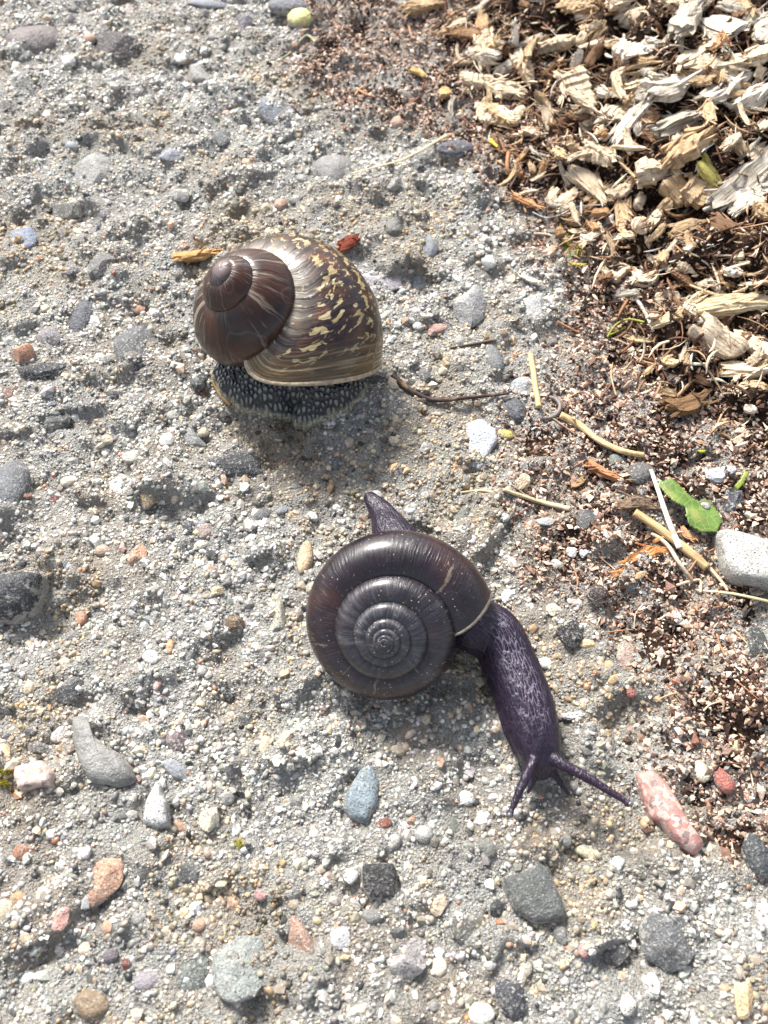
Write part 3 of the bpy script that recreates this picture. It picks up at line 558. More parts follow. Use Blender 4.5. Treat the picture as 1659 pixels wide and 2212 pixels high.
def m_skin_dark():
    t = NT('dark_snail_skin'); a = t.attr('skin'); s, wv, dr = t.sep(a); o = t.map(t.obj(), CM)
    sk = t.comb(t.math('MULTIPLY', s, 5.5), t.math('MULTIPLY', wv, 24.0), 0.0)
    ws = t.n('ShaderNodeVectorMath'); ws.operation = 'ADD'; t.l(sk, ws.inputs[0]); t.l(t.noise(o, 7, 3, 0.6, out='Color'), ws.inputs[1])
    e = t.vor(ws.outputs[0], 1.0, 'DISTANCE_TO_EDGE'); gr = t.vor(o, 26, 'F1')
    base = t.ramp(t.noise(o, 2.0, 3, 0.6), [(0.35, (0.007, 0.005, 0.014)), (0.65, (0.020, 0.009, 0.024))])
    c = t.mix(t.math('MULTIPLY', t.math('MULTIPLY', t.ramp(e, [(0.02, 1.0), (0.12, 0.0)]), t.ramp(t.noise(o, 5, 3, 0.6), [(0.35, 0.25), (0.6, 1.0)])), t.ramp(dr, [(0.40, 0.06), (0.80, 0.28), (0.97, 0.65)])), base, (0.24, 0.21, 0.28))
    c = t.mix(t.ramp(gr, [(0.12, 0.22), (0.30, 0.0)]), c, (0.06, 0.05, 0.08))
    h = t.math('ADD', t.math('MULTIPLY', t.ramp(e, [(0.0, 0.0), (0.25, 1.0)]), 0.8), t.math('MULTIPLY', gr, -0.7))
    return t.fin(c, 0.42, t.bump(h, 0.4, 0.025), 0.35, 0.1, 0.25)
def m_skin_grey():
    t = NT('granular_snail_skin'); a = t.attr('skin'); cell, fringe, ed = t.sep(a); o = t.map(t.obj(), CM)
    c = t.ramp(t.math('ADD', cell, t.math('MULTIPLY', t.noise(o, 3, 3, 0.6), 0.4)), [(0.22, (0.010, 0.011, 0.014)), (0.45, (0.016, 0.017, 0.021)), (0.75, (0.045, 0.047, 0.050)), (1.0, (0.20, 0.20, 0.185))])
    c = t.mix(fringe, c, t.ramp(t.noise(o, 30, 2, 0.6), [(0.35, (0.10, 0.095, 0.065)), (0.55, (0.42, 0.39, 0.28)), (0.75, (0.62, 0.58, 0.45))]))
    return t.fin(c, 0.38, t.bump(t.noise(o, 40, 3, 0.6), 0.5, 0.015), 0.5, 0.2, 0.2)
M['lip_dark'] = m_lip((0.30, 0.25, 0.19)); M['lip_pale'] = m_lip((0.46, 0.36, 0.24))

def build_snail_shell(parent, q, apex_px, unit, nT, nA, ground, ridge, mat, lipmat, lipw):
    apex, sc, body, att, rows, k, e, f = make_shell(q, apex_px, unit, nT, nA, ground, ridge)
    base = np.array([*parent.location]) / U
    nr = body.shape[0]
    # the inside wall of the mouth
    inn, ia = rows(np.linspace(q['tend'], q['tend'] - 0.3, 14), 0.93, jit=False); inn = inn * sc + apex
    V = np.concatenate([body.reshape(-1, 3), inn.reshape(-1, 3)]); A = np.concatenate([att.reshape(-1, 3), ia.reshape(-1, 3)])
    F = np.concatenate([gridfaces(nr, nA, True), gridfaces(14, nA, True) + nr * nA])[:, ::-1].copy()
    if 'bulb' in q:         # the smooth first whorl at the tip
        cz_, rr_, rz_ = q['bulb']; la = np.linspace(0.02, math.pi - .02, 16); lo_ = np.linspace(0, 2 * math.pi, 28, endpoint=False); LA, LO = np.meshgrid(la, lo_, indexing='ij')
        rw = rr_ * (1 + 0.12 * (LO / 6.283 - .5)); B_ = (rw * np.sin(LA) * np.cos(LO))[..., None] * e - (rw * np.sin(LA) * np.sin(LO))[..., None] * f + (cz_ + rz_ * np.cos(LA))[..., None] * k
        F = np.concatenate([F, gridfaces(16, 28, True) + len(V)]); V = np.concatenate([V, B_.reshape(-1, 3) * sc + apex]); A = np.concatenate([A, np.stack([-2.5 + 0 * LA, LO / 6.283, 0.05 + 0.03 * np.sin(LA)], -1).reshape(-1, 3)])
    sh = link('shell', mesh_from('shell', V - base, F, True, {'shell': ('FLOAT_VECTOR', A)}), mat, parent)
    te = q['tend']; tv = np.array([te - 0.014 * lipw, te - 0.008 * lipw, te, te + 0.002, te + 0.001, te - 0.012 * lipw]); R = []
    for tx, mu in zip(tv, (1.004, 1.012, 1.016, 1.0, 0.965, 0.925)):
        p_, _ = rows(np.array([tx]), mu, jit=False); R.append(p_[0] * sc + apex)
    lip = link('lip', mesh_from('lip', np.concatenate(R) - base, gridfaces(6, nA, True)[:, ::-1].copy(), True), lipmat, sh)
    return apex, sc, body, (k, e, f), sh

# --- the crawling dark snail
Cx = lambda x, y: (603.4 + 0.4828 * x, 1014.8 + 0.4828 * y)
ap = Cx(467, 785)
g0 = P(900, 1370); DARK = empty('land_snail', (g0[0], g0[1], float(T(*g0[:2]))), 'dark brown snail crawling with flat coiled shell and long tentacles stretched out', 'snail')
qd = dict(kx=-0.108, ky=-0.34, W=1.628, ph=-0.047, cx=350, cz=-345, r=166, re=0.98, tmin=-7.2, tend=0.03, lag=0.085)
apexD, scD, bodyD, frD, shD = build_snail_shell(DARK, qd, ap, 0.4828, 150, 56, 0.24, 0.007, m_shell_dark(), M['lip_dark'], 0.35)
mouth = bodyD[-1].mean(0)
def sweep(pts, nseg, nring, prof):
    """tube along a smooth path; pts rows: x y z half_width half_height ; returns V,F"""
    pts = np.array(pts, float); L = np.r_[0, np.cumsum(np.linalg.norm(np.diff(pts[:, :3], axis=0), axis=1))]
    s = np.linspace(0, L[-1], nseg)
    # Catmull-Rom through the points
    def cr(sv):
        out = np.zeros((len(sv), pts.shape[1]))
        for n_, x in enumerate(sv):
            i = min(max(np.searchsorted(L, x) - 1, 0), len(L) - 2); u = (x - L[i]) / (L[i + 1] - L[i])
            p0, p1, p2, p3 = pts[max(i - 1, 0)], pts[i], pts[i + 1], pts[min(i + 2, len(L) - 1)]
            out[n_] = 0.5 * ((2 * p1) + (-p0 + p2) * u + (2 * p0 - 5 * p1 + 4 * p2 - p3) * u * u + (-p0 + 3 * p1 - 3 * p2 + p3) * u ** 3)
        return out
    Q = cr(s); C = Q[:, :3]; Tn = np.gradient(C, axis=0); Tn /= np.linalg.norm(Tn, axis=1)[:, None]
    up = np.array([0, 0, 1.0]); S = np.cross(Tn, up); S /= np.linalg.norm(S, axis=1)[:, None] + 1e-9; Un = np.cross(S, Tn)
    a = np.linspace(0, 2 * math.pi, nring, endpoint=False); V = []
    for i in range(nseg):
        x, z = prof(a, Q[i, 3], Q[i, 4]); V.append(C[i] + S[i] * x[:, None] + Un[i] * z[:, None])
    V = np.array(V); F = gridfaces(nseg, nring, True).tolist()
    V = np.concatenate([V.reshape(-1, 3), C[:1], C[-1:]]); c0 = nseg * nring
    F += [[(j + 1) % nring, j, c0] for j in range(nring)] + [[(nseg - 1) * nring + j, (nseg - 1) * nring + (j + 1) % nring, c0 + 1] for j in range(nring)]
    return V, F, C, Q
rnd = lambda a, w_, h_: (w_ * np.cos(a), h_ * np.sin(a))
def footp(a, w_, h_):
    x = w_ * np.sign(np.cos(a)) * np.abs(np.cos(a)) ** 0.8; z = h_ * np.sin(a); lo = z < 0
    return np.where(lo, x * 1.10, x), np.where(lo, np.maximum(z, -0.78 * h_), z)
gz = lambda p: float(T(p[0], p[1]))
ZAV = float(np.mean([gz(P(x_, y_)) for x_, y_ in ((830, 1110), (950, 1310), (1060, 1400), (1127, 1498), (1150, 1570), (1168, 1650))])) + 0.03
def bp(px, py, hz, wpx, hh):
    p = P(px, py, ZAV + hz); return [*p, wpx * cmpx(p) / 2, hh]
path = [bp(794, 1068, .07, 22, .06), bp(804, 1080, .09, 34, .09), bp(826, 1106, .13, 52, .13), bp(848, 1150, .20, 84, .22), bp(890, 1230, .30, 120, .34), bp(950, 1310, .36, 125, .40), bp(1020, 1345, .40, 112, .42),
        bp(1070, 1370, .42, 112, .42), bp(1101, 1428, .37, 112, .40), bp(1129, 1498, .36, 116, .39), bp(1150, 1570, .34, 114, .36), bp(1164, 1625, .31, 94, .31), bp(1170, 1662, .26, 58, .20), bp(1172, 1684, .22, 22, .08)]
parts = [sweep(path, 110, 40, footp)]
SPINE = parts[0][2]
nk = P(1060, 1380, 0.45); parts.append(sweep([[*(mouth * .7 + nk * .3 + np.array([-.1, .15, 0])), .36, .36], [*(mouth * .5 + nk * .5), .36, .36], [*nk, .30, .30]], 14, 28, rnd))
def tz(px, py, z): return P(px, py, z)
def tent(pl, r0, r1, bulb):
    n = len(pl); out = []
    for i, p in enumerate(pl):
        u = i / (n - 1); r = r0 + (r1 - r0) * u ** 0.7; out.append([*p, r, r])
    if bulb:
        d = np.array(pl[-1]) - np.array(pl[-2]); d /= np.linalg.norm(d); e_ = np.array(pl[-1])
        out[-1][3:] = [r1 * .95] * 2
        out += [[*(e_ + d * bulb), bulb, bulb], [*(e_ + d * bulb * 1.8), bulb * .75, bulb * .75], [*(e_ + d * bulb * 2.15), bulb * .2, bulb * .2]]
    return sweep(out, 40, 16, rnd)
zb = gz(P(1170, 1640))
tl = [tz(1162, 1622, zb + .42), tz(1148, 1652, zb + .50), tz(1128, 1696, zb + .52), tz(1112, 1732, zb + .50), tz(1105, 1749, zb + .50)]
tr = [tz(1178, 1622, zb + .42), tz(1206, 1646, zb + .50), tz(1268, 1680, zb + .55), tz(1330, 1718, zb + .55), tz(1349, 1730, zb + .55)]
parts.append(tent(tl, .10, .036, .050)); parts.append(tent(tr, .105, .036, .050))
parts.append(tent([tz(1190, 1660, zb + .28), tz(1208, 1686, zb + .22), tz(1225, 1711, zb + .14)], .075, .028, .028))
parts.append(tent([tz(1160, 1664, zb + .26), tz(1150, 1690, zb + .18), tz(1143, 1706, zb + .12)], .07, .03, .028))
VV, FF, off = [], [], 0
for pt in parts: VV.append(pt[0]); FF += [[i + off for i in f] for f in pt[1]]; off += len(pt[0])
def remeshed(name, V, F, vox, sm):
    me = mesh_from(name + '_raw', V, F); ob = bpy.data.objects.new(name + '_raw', me); COL.objects.link(ob)
    m = ob.modifiers.new('r', 'REMESH'); m.mode = 'VOXEL'; m.voxel_size = vox * U
    s = ob.modifiers.new('s', 'SMOOTH'); s.factor = 0.5; s.iterations = sm
    bpy.context.view_layer.update(); dg = bpy.context.evaluated_depsgraph_get()
    out = bpy.data.meshes.new_from_object(ob.evaluated_get(dg)); bpy.data.objects.remove(ob); bpy.data.meshes.remove(me); out.name = name
    return out
def setco(me, V): me.vertices.foreach_set('co', (V * U).astype(np.float32).ravel()); me.update()
def getco(me):
    a = np.zeros(len(me.vertices) * 3, np.float32); me.vertices.foreach_get('co', a); n = np.zeros_like(a); me.vertices.foreach_get('normal', n); return a.reshape(-1, 3).astype(float) / U, n.reshape(-1, 3).astype(float)
bm_ = remeshed('body', np.concatenate(VV), FF, 0.016, 4)
V, Nn = getco(bm_)
SL = np.r_[0, np.cumsum(np.linalg.norm(np.diff(SPINE, axis=0), axis=1))]
idx = np.concatenate([((V[i:i + 4000, None] - SPINE[None]) ** 2).sum(2).argmin(1) for i in range(0, len(V), 4000)])
rel = V - SPINE[idx]; tang = np.gradient(SPINE, axis=0); tang /= np.linalg.norm(tang, axis=1)[:, None]; side = np.cross(tang, [0, 0, 1.]); 
lat = (rel * side[idx]).sum(1); along = SL[idx] + (rel * tang[idx]).sum(1)
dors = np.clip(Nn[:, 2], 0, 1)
on_neck = sstep(2.2, 3.0, along) * (1 - sstep(SL[-1] - 0.75, SL[-1] - 0.45, along)) * (1 - sstep(.16, .30, np.abs(lat)))
V = V + Nn * (0.012 * perlin(np.stack([along * 5, lat * 14, V[:, 2] * 10], -1), 3) + 0.003 * perlin(V * 26, 4))[:, None]
base = np.array([*DARK.location]) / U
setco(bm_, V - base)
bm_.polygons.foreach_set('use_smooth', [True] * len(bm_.polygons))
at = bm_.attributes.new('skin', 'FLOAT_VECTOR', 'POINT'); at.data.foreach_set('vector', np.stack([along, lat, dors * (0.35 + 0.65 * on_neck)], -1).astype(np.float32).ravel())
bm_.materials.clear(); bo = link('body', bm_, m_skin_dark(), DARK)
t_eye = NT('snail_eye'); M['eye'] = t_eye.fin((0.10, 0.10, 0.11), 0.15, None, 0.6)
for pl in (tl, tr):
    d = pl[-1] - pl[-2]; d /= np.linalg.norm(d); c = pl[-1] + d * 0.075 + np.array([0, 0, 0.028])
    link('eye', mesh_from('eye', ICO[2][0] * 0.036, ICO[2][1]), M['eye'], DARK, c - base)

# --- the garden snail with mottled shell
Gx = lambda x, y: (384 + 0.3306 * x, 466.3 + 0.3306 * y)
ap = Gx(232, 302)
g1 = P(640, 800); GARD = empty('garden_snail', (g1[0], g1[1], float(T(*g1[:2]))), 'garden snail with globular brown and cream mottled shell and granular grey foot', 'snail')
qg = dict(kx=-0.527, ky=0.55, W=2.049, ph=5.418, cx=268, cz=-985, r=560, re=0.97, tmin=-3.0, cap=0.3, tend=0.12, lag=0.0, dome=45, dome_s=0.2, zpow=0.12, flush=(0.03, 1.29, 0.4), bulb=(-112, 87, 48))
qg.update(cut=True, cut_t0=-0.42)
def cutf(angv):
    kx, ky = qg['kx'], qg['ky']; k = np.array([kx, ky, math.sqrt(1 - kx * kx - ky * ky)]); e = np.array([1., 0, 0]); e -= k * (k @ e); e /= np.linalg.norm(e); f = np.cross(k, e)
    n = np.array([0.02, -1.0, -0.16]); n /= np.linalg.norm(n); p0 = np.array([760., -690., -500.]); tv = np.linspace(-0.25, 0.26, 160); out = []
    for A in angv:
        s = qg['W'] ** tv; a = -(2 * math.pi * tv) + qg['ph']; rad = s * (qg['cx'] + qg['r'] * math.cos(A)); z = s ** (1 + qg['zpow']) * (qg['cz'] + qg['r'] * qg['re'] * math.sin(A))
        Q = rad[:, None] * (np.cos(a)[:, None] * e + np.sin(a)[:, None] * f) + z[:, None] * k
        d = (Q - p0) @ n; w_ = np.where(d > 0)[0]; out.append(tv[w_[0]] if len(w_) else 0.26)
    out = np.array(out)
    out = np.minimum(out, 0.155)
    for _ in range(3): out = (np.roll(out, 1) + out + np.roll(out, -1)) / 3
    return out
qg['cutf'] = cutf
apexG, scG, bodyG, frG, shG = build_snail_shell(GARD, qg, ap, 0.3306, 130, 64, 0.10, 0.012, m_shell_garden(), M['lip_pale'], 0.6)
print('sizes cm: dark', np.ptp(bodyD.reshape(-1, 3), axis=0), 'garden', np.ptp(bodyG.reshape(-1, 3), axis=0), 'heights', bodyD[..., 2].max(), bodyG[..., 2].max())
# foot: two soft lobes pulled in under the shell
def footfield(outl, h, X, Y, seed):
    W = np.array([P(*Gx(x, y), 0.02)[:2] for x, y in outl])
    d = sdist(X, Y, W) + 0.025 * n2(X, Y, 5, seed)
    return d
lob1 = [(300, 940), (215, 1080), (285, 1215), (400, 1295), (560, 1330), (740, 1345), (900, 1250), (900, 1000), (600, 900)]
lob2 = [(640, 940), (700, 1150), (735, 1310), (755, 1385), (830, 1412), (960, 1395), (1110, 1340), (1215, 1250), (1265, 1130), (1190, 1010), (900, 920)]
allp = np.array([P(*Gx(x, y), 0.02)[:2] for x, y in lob1 + lob2]); lo = allp.min(0) - .1; hi = allp.max(0) + .1
fx = np.arange(lo[0], hi[0], 0.011); fy = np.arange(lo[1], hi[1], 0.011); X, Y = np.meshgrid(fx, fy)
d1 = footfield(lob1, .5, X, Y, 31); d2 = footfield(lob2, .5, X, Y, 32)
z1 = 0.50 * (1 - np.exp(-np.clip(d1, 0, 9) / 0.26)) + 0.06 * sstep(0, .03, d1); z2 = 0.62 * (1 - np.exp(-np.clip(d2, 0, 9) / 0.24)) + 0.07 * sstep(0, .03, d2)
zz = np.maximum(z1, z2); dd = np.where(z2 > z1, d2, d1); ok = (np.maximum(d1, d2) > 0)
g = np.random.default_rng(9); cs = 0.078
cells = np.stack(np.meshgrid(np.arange(lo[0] - .2, hi[0] + .2, cs), np.arange(lo[1] - .2, hi[1] + .2, cs)), -1); jit = cells + g.uniform(-.5, .5, cells.shape) * cs * 0.85
ci = ((X - lo[0] + .2) / cs).round().astype(int); cj = ((Y - lo[1] + .2) / cs).round().astype(int)
f1 = np.full(X.shape, 9.); f2 = np.full(X.shape, 9.)
for a in (-1, 0, 1):
    for b in (-1, 0, 1):
        q_ = jit[np.clip(cj + a, 0, jit.shape[0] - 1), np.clip(ci + b, 0, jit.shape[1] - 1)]; dq = np.hypot(X - q_[..., 0], (Y - q_[..., 1]))
        f2 = np.where(dq < f1, f1, np.minimum(f2, dq)); f1 = np.minimum(f1, dq)
cell = np.clip((f2 - f1) / (cs * 0.7), 0, 1)
fr = (1 - sstep(0.03, 0.085 + 0.04 * n2(X, Y, 3, 35), dd)) * (0.55 + 0.45 * sstep(-.2, .2, n2(X * 1.6, Y * .4, 16, 37)))
zz = zz + (0.042 * sstep(0, .7, cell)) * (1 - fr) + 0.010 * fr * n2(X * 1.0, Y, 14, 36)
zz = zz + np.clip(dd / .3, 0, 1) * (0.13 * n2(X, Y, 2.3, 38) + 0.07 * n2(X, Y, 5, 39)) + bil(ZT, X, Y) * 0.6
Fg = gridfaces(len(fy), len(fx)); Fg = Fg[ok.ravel()[Fg].all(1)]
# give the sheet its side wall and underside: mirror it down into the ground
Vt = np.stack([X, Y, zz], -1).reshape(-1, 3); Vb = np.stack([X, Y, np.full_like(X, -0.12)], -1).reshape(-1, 3)
usedv = np.unique(Fg); rmap = np.full(X.size, -1); rmap[usedv] = np.arange(len(usedv)); nu = len(usedv)
Ft = rmap[Fg]; edges = {}
for a, b in ((0, 1), (1, 2), (2, 3), (3, 0)):
    for i, j in zip(Ft[:, a].tolist(), Ft[:, b].tolist()): edges[(i, j)] = 1
wall = np.array([[j, i, i + nu, j + nu] for (i, j) in edges if (j, i) not in edges])
Vf = np.concatenate([Vt[usedv], Vb[usedv]]); Ff = np.concatenate([Ft, Ft[:, ::-1] + nu, wall])
at3 = np.stack([cell, fr, dd], -1).reshape(-1, 3)[usedv]
base = np.array([*GARD.location]) / U
link('body', mesh_from('body', Vf - base, Ff, True, {'skin': ('FLOAT_VECTOR', np.concatenate([at3, at3]))}), m_skin_grey(), GARD)
# ------------------------------------------------------------------ wood chips, straws, twigs
def chip_mesh(L, w_, th, kind, seed):
    """a broken bit of wood lying along X. kinds: ridged, splinter, flake, knob"""
    g = np.random.default_rng(seed); nL = {'ridged': 30, 'splinter': 20, 'flake': 16, 'knob': 20}[kind]; nA = 20
    u = np.linspace(0, 1, nL); a = np.linspace(0, 2 * math.pi, nA, endpoint=False); Ug, A = np.meshgrid(u, a, indexing='ij')
    ca, sa = np.cos(A), np.sin(A); V, F = [], []
    def add(X_, Y_, Z_):
        n0 = sum(len(v) for v in V); W = np.stack([X_, Y_, Z_], -1).reshape(-1, 3); nl = X_.shape[0]; na = X_.shape[1]
        F.extend((gridfaces(nl, na, True)[:, ::-1] + n0).tolist()); m = n0 + len(W)
        W = np.concatenate([W, W[:na].mean(0)[None], W[-na:].mean(0)[None]]); V.append(W)
        F.extend([[n0 + j, n0 + (j + 1) % na, m] for j in range(na)] + [[n0 + (nl - 1) * na + (j + 1) % na, n0 + (nl - 1) * na + j, m + 1] for j in range(na)])
    p3 = np.stack([Ug * L / w_ * 0.9, ca, sa], -1); bend = g.uniform(-.16, .16) * L; zb_ = g.uniform(-.05, .14) * L; ex = 0.55
    e0, e1 = g.uniform(.45, 1), g.uniform(.15, .8)
    prof = np.minimum(1, e0 + (1 - e0) * np.clip(Ug / 0.2, 0, 1)) * np.minimum(1, e1 + (1 - e1) * np.clip((1 - Ug) / 0.4, 0, 1))
    lon = perlin(np.stack([Ug * 0.5, ca * 2.4, sa * 2.4], -1), seed) + 0.6 * perlin(np.stack([Ug * 0.9, ca * 5, sa * 5], -1), seed + 4)
    R = 0.92 + 0.30 * perlin(p3 * 1.2, seed + 1) + 0.16 * perlin(p3 * 3.1, seed + 2)
    if kind == 'ridged':
        ph = Ug * g.uniform(2.2, 3.4) * L / w_ + 0.9 * perlin(p3 * 0.9, seed) + 0.2 * np.cos(A + g.uniform(0, 6)) + 9
        R = R * (0.86 + 0.24 * (ph % 1.0) ** 1.4) + 0.30 * lon
    elif kind == 'splinter': R = R + 0.55 * lon; prof = prof * np.clip(1.12 - 1.2 * np.abs(Ug - g.uniform(.25, .6)) ** 1.6, 0.06, 1)
    elif kind == 'flake': R = R + 0.30 * lon
    else: R = R + 0.25 * perlin(p3 * 2, seed + 6); prof = np.clip(1 - (2 * Ug - 1) ** 4, 0.05, 1) ** .5
    dm = lambda Y_, Z_: (Y_, Z_)
    Y_ = 0.5 * w_ * R * prof * np.sign(ca) * np.abs(ca) ** ex + bend * 4 * (Ug - .5) ** 2
    Z_ = 0.5 * th * R * prof * np.sign(sa) * np.abs(sa) ** ex + zb_ * 4 * (Ug - .5) ** 2 + 0.10 * w_ * perlin(p3 * 0.8, seed + 9)
    rag = (0.16 if kind != 'knob' else 0.03) * min(L, 2.2 * w_)
    X_ = (Ug - .5) * L + rag * (np.clip(1 - Ug / .2, 0, 1) * perlin(np.stack([ca * 2.6, sa * 2.6, ca * 0], -1), seed + 7) * 2.4 + np.clip(1 - (1 - Ug) / .25, 0, 1) * perlin(np.stack([ca * 3, sa * 3, ca * 0], -1), seed + 8) * 3)
    add(X_, Y_, Z_)
    # frayed strands torn loose along the chip
    for _ in range({'ridged': 9, 'splinter': 11, 'flake': 8, 'knob': 6}[kind]):
        l = L * g.uniform(.22, .6); x0 = g.uniform(-.5, .5) * L; y0 = g.uniform(-.45, .45) * w_; z0 = g.uniform(0, .5) * th; r0 = w_ * g.uniform(.04, .10); ya, za = g.normal(0, .28), g.normal(.18, .22)
        uu, aa = np.meshgrid(np.linspace(0, 1, 5), np.linspace(0, 2 * math.pi, 5, endpoint=False), indexing='ij'); rr = r0 * np.array([.7, 1, .85, .6, .15])[:, None]
        cv = g.normal(0, .25) * l
        add(x0 + l * (uu - .5), y0 + ya * l * (uu - .5) + cv * (uu - .5) ** 2 + rr * np.cos(aa) * 1.5, z0 + za * l * (uu - .5) + rr * np.sin(aa))
    V = np.concatenate(V)
    me = mesh_from('chip_' + kind, V, F, True, sharp=35); me.materials.append(M['wood']); return me
WHITE, PALE, TAN, GREYW, BROWN = (230, 222, 210), (226, 209, 184), (200, 174, 140), (192, 186, 174), (128, 98, 74)
KIND = {'ridged': 'crumbling wood chip ringed with crosswise ridges', 'splinter': 'wood splinter with long torn fibres', 'flake': 'flat flake of decayed wood', 'knob': 'rounded lump of decayed wood'}
def chip_label(col, kind, L, w_):
    r_, g_, b_ = col; cw = 'white' if b_ > 190 else 'grey' if r_ - b_ < 30 else 'cream' if r_ > 212 and b_ > 140 else 'yellow-green' if g_ > r_ * .92 and b_ < 130 else 'dark brown' if r_ < 140 else 'tan'
    sz = 'large' if L * w_ > 0.32 else 'long thin' if L > 4.5 * w_ else 'small' if L < 0.5 else 'mid-sized'
    t = sz + ' ' + cw + ' ' + KIND[kind] + ' in the wood heap'; return t, sz + ' ' + cw + ' ' + kind + ' chips in the wood heap'
SEED = [1000]
def put_chip(x0, y0, x1, y1, wpx, kind, col, lift=0.0, label=None, thick=0.62, name='wood_chip', cat='wood chip'):
    p0, p1 = hit(x0, y0, lift), hit(x1, y1, lift); SEED[0] += 1
    c = (p0 + p1) / 2; d = p1 - p0; L = float(np.linalg.norm(d)); w_ = wpx * cmpx(c)
    if kind == 'flake': thick = min(thick, 0.4)
    me = chip_mesh(max(L, 0.12), w_, w_ * thick, kind, SEED[0])
    o = link(name, me, None, None, c + np.array([0, 0, w_ * thick * 0.12]), None, lin(np.clip(np.array(col) * random.uniform(.93, 1.05), 0, 245)) * 0.85)
    X_ = Vector(d / L); Zv = Vector((0, 0, 1)); Yv = Zv.cross(X_).normalized(); Zv = X_.cross(Yv)
    o.rotation_euler = (Matrix((X_, Yv, Zv)).transposed() @ Matrix.Rotation(random.uniform(-.5, .5), 3, 'X')).to_euler()
    lb, gr = chip_label(col, kind, L, w_)
    if label: tag(o, label, cat)
    else: tag(o, lb, cat, gr)
    return o
C2 = lambda x, y: (829.5 + x / 2, y / 2)
CH = [(90, 45, 260, 10, 52, 'ridged', TAN), (440, 180, 440, 300, 78, 'ridged', PALE), (665, 215, 825, 175, 62, 'ridged', PALE), (860, 190, 1020, 185, 46, 'flake', PALE), (840, 85, 1050, 50, 42, 'splinter', WHITE),
      (1020, 110, 1120, 60, 95, 'ridged', PALE), (1250, 180, 1345, 15, 84, 'splinter', GREYW), (1410, 110, 1540, 150, 100, 'flake', WHITE), (1440, 170, 1490, 240, 50, 'flake', GREYW), (1600, 190, 1680, 100, 84, 'splinter', WHITE), (1270, 300, 1430, 195, 84, 'ridged', PALE),
      (1325, 305, 1545, 280, 82, 'ridged', PALE), (1560, 265, 1700, 225, 72, 'ridged', PALE), (1380, 445, 1560, 325, 72, 'splinter', WHITE), (1510, 480, 1700, 360, 95, 'splinter', WHITE), (985, 615, 1165, 405, 52, 'splinter', WHITE),
      (1150, 430, 1345, 350, 95, 'splinter', WHITE), (800, 335, 890, 570, 112, 'ridged', PALE), (1185, 565, 1380, 490, 72, 'splinter', GREYW), (1230, 705, 1410, 600, 112, 'ridged', TAN), (1090, 760, 1215, 740, 105, 'ridged', PALE),
      (1220, 775, 1305, 880, 92, 'knob', TAN), (1305, 820, 1430, 865, 112, 'ridged', TAN), (1370, 700, 1440, 785, 60, 'flake', (196, 186, 110)), (1430, 910, 1690, 660, 82, 'splinter', GREYW), (1490, 910, 1690, 770, 82, 'splinter', WHITE),
      (820, 735, 965, 865, 64, 'flake', PALE), (745, 905, 835, 830, 52, 'ridged', PALE), (975, 855, 1085, 805, 52, 'ridged', PALE), (885, 655, 985, 700, 84, 'ridged', PALE), (1080, 865, 1120, 890, 62, 'knob', PALE), (1120, 945, 1090, 1010, 60, 'knob', PALE),
      (1020, 900, 1060, 1045, 52, 'flake', TAN), (335, 345, 465, 372, 52, 'ridged', PALE), (480, 385, 605, 405, 52, 'splinter', PALE), (455, 485, 565, 545, 62, 'ridged', TAN), (570, 235, 645, 365, 52, 'ridged', PALE), (600, 560, 690, 585, 42, 'flake', PALE),
      (1035, 390, 1135, 365, 62, 'ridged', PALE), (850, 135, 935, 118, 46, 'ridged', PALE), (1000, 225, 1110, 250, 80, 'ridged', WHITE), (1110, 215, 1190, 190, 60, 'splinter', WHITE), (1000, 310, 1210, 255, 24, 'splinter', TAN), (1060, 330, 1200, 300, 22, 'splinter', TAN),
      (760, 20, 900, 40, 60, 'ridged', TAN), (960, 20, 1060, -10, 60, 'ridged', PALE), (1140, 575, 1250, 600, 60, 'splinter', GREYW), (700, 500, 780, 560, 60, 'flake', BROWN), (960, 480, 1060, 520, 60, 'ridged', PALE), (560, 850, 680, 905, 34, 'splinter', (210, 160, 120)),
      (1590, 690, 1650, 640, 50, 'flake', PALE), (1460, 20, 1600, 60, 60, 'flake', GREYW), (1230, 30, 1290, 10, 60, 'ridged', PALE), (1250, 640, 1330, 560, 70, 'ridged', PALE), (1630, 560, 1690, 500, 40, 'flake', PALE), (1540, 120, 1640, 60, 50, 'splinter', GREYW),
      (240, 405, 290, 400, 44, 'flake', (214, 180, 130)), (120, 300, 175, 325, 34, 'flake', (220, 190, 130)), (300, 272, 375, 268, 14, 'splinter', PALE), (285, 410, 288, 520, 14, 'splinter', GREYW), (690, 310, 750, 345, 34, 'flake', BROWN),
      (1150, 990, 1195, 905, 34, 'splinter', PALE), (1200, 940, 1350, 930, 12, 'splinter', BROWN), (1240, 1010, 1400, 950, 50, 'splinter', TAN), (1400, 960, 1500, 1000, 60, 'flake', BROWN), (1610, 900, 1690, 960, 70, 'ridged', TAN), (920, 395, 990, 430, 50, 'flake', GREYW), (1090, 530, 1170, 500, 70, 'knob', (190, 150, 120))]
for c in CH: put_chip(*C2(*c[:2]), *C2(*c[2:4]), c[4] * .66, *c[5:7], lift=0.10)
D2 = lambda x, y: (987.4 + x * .4047, 548.5 + y * .4047)
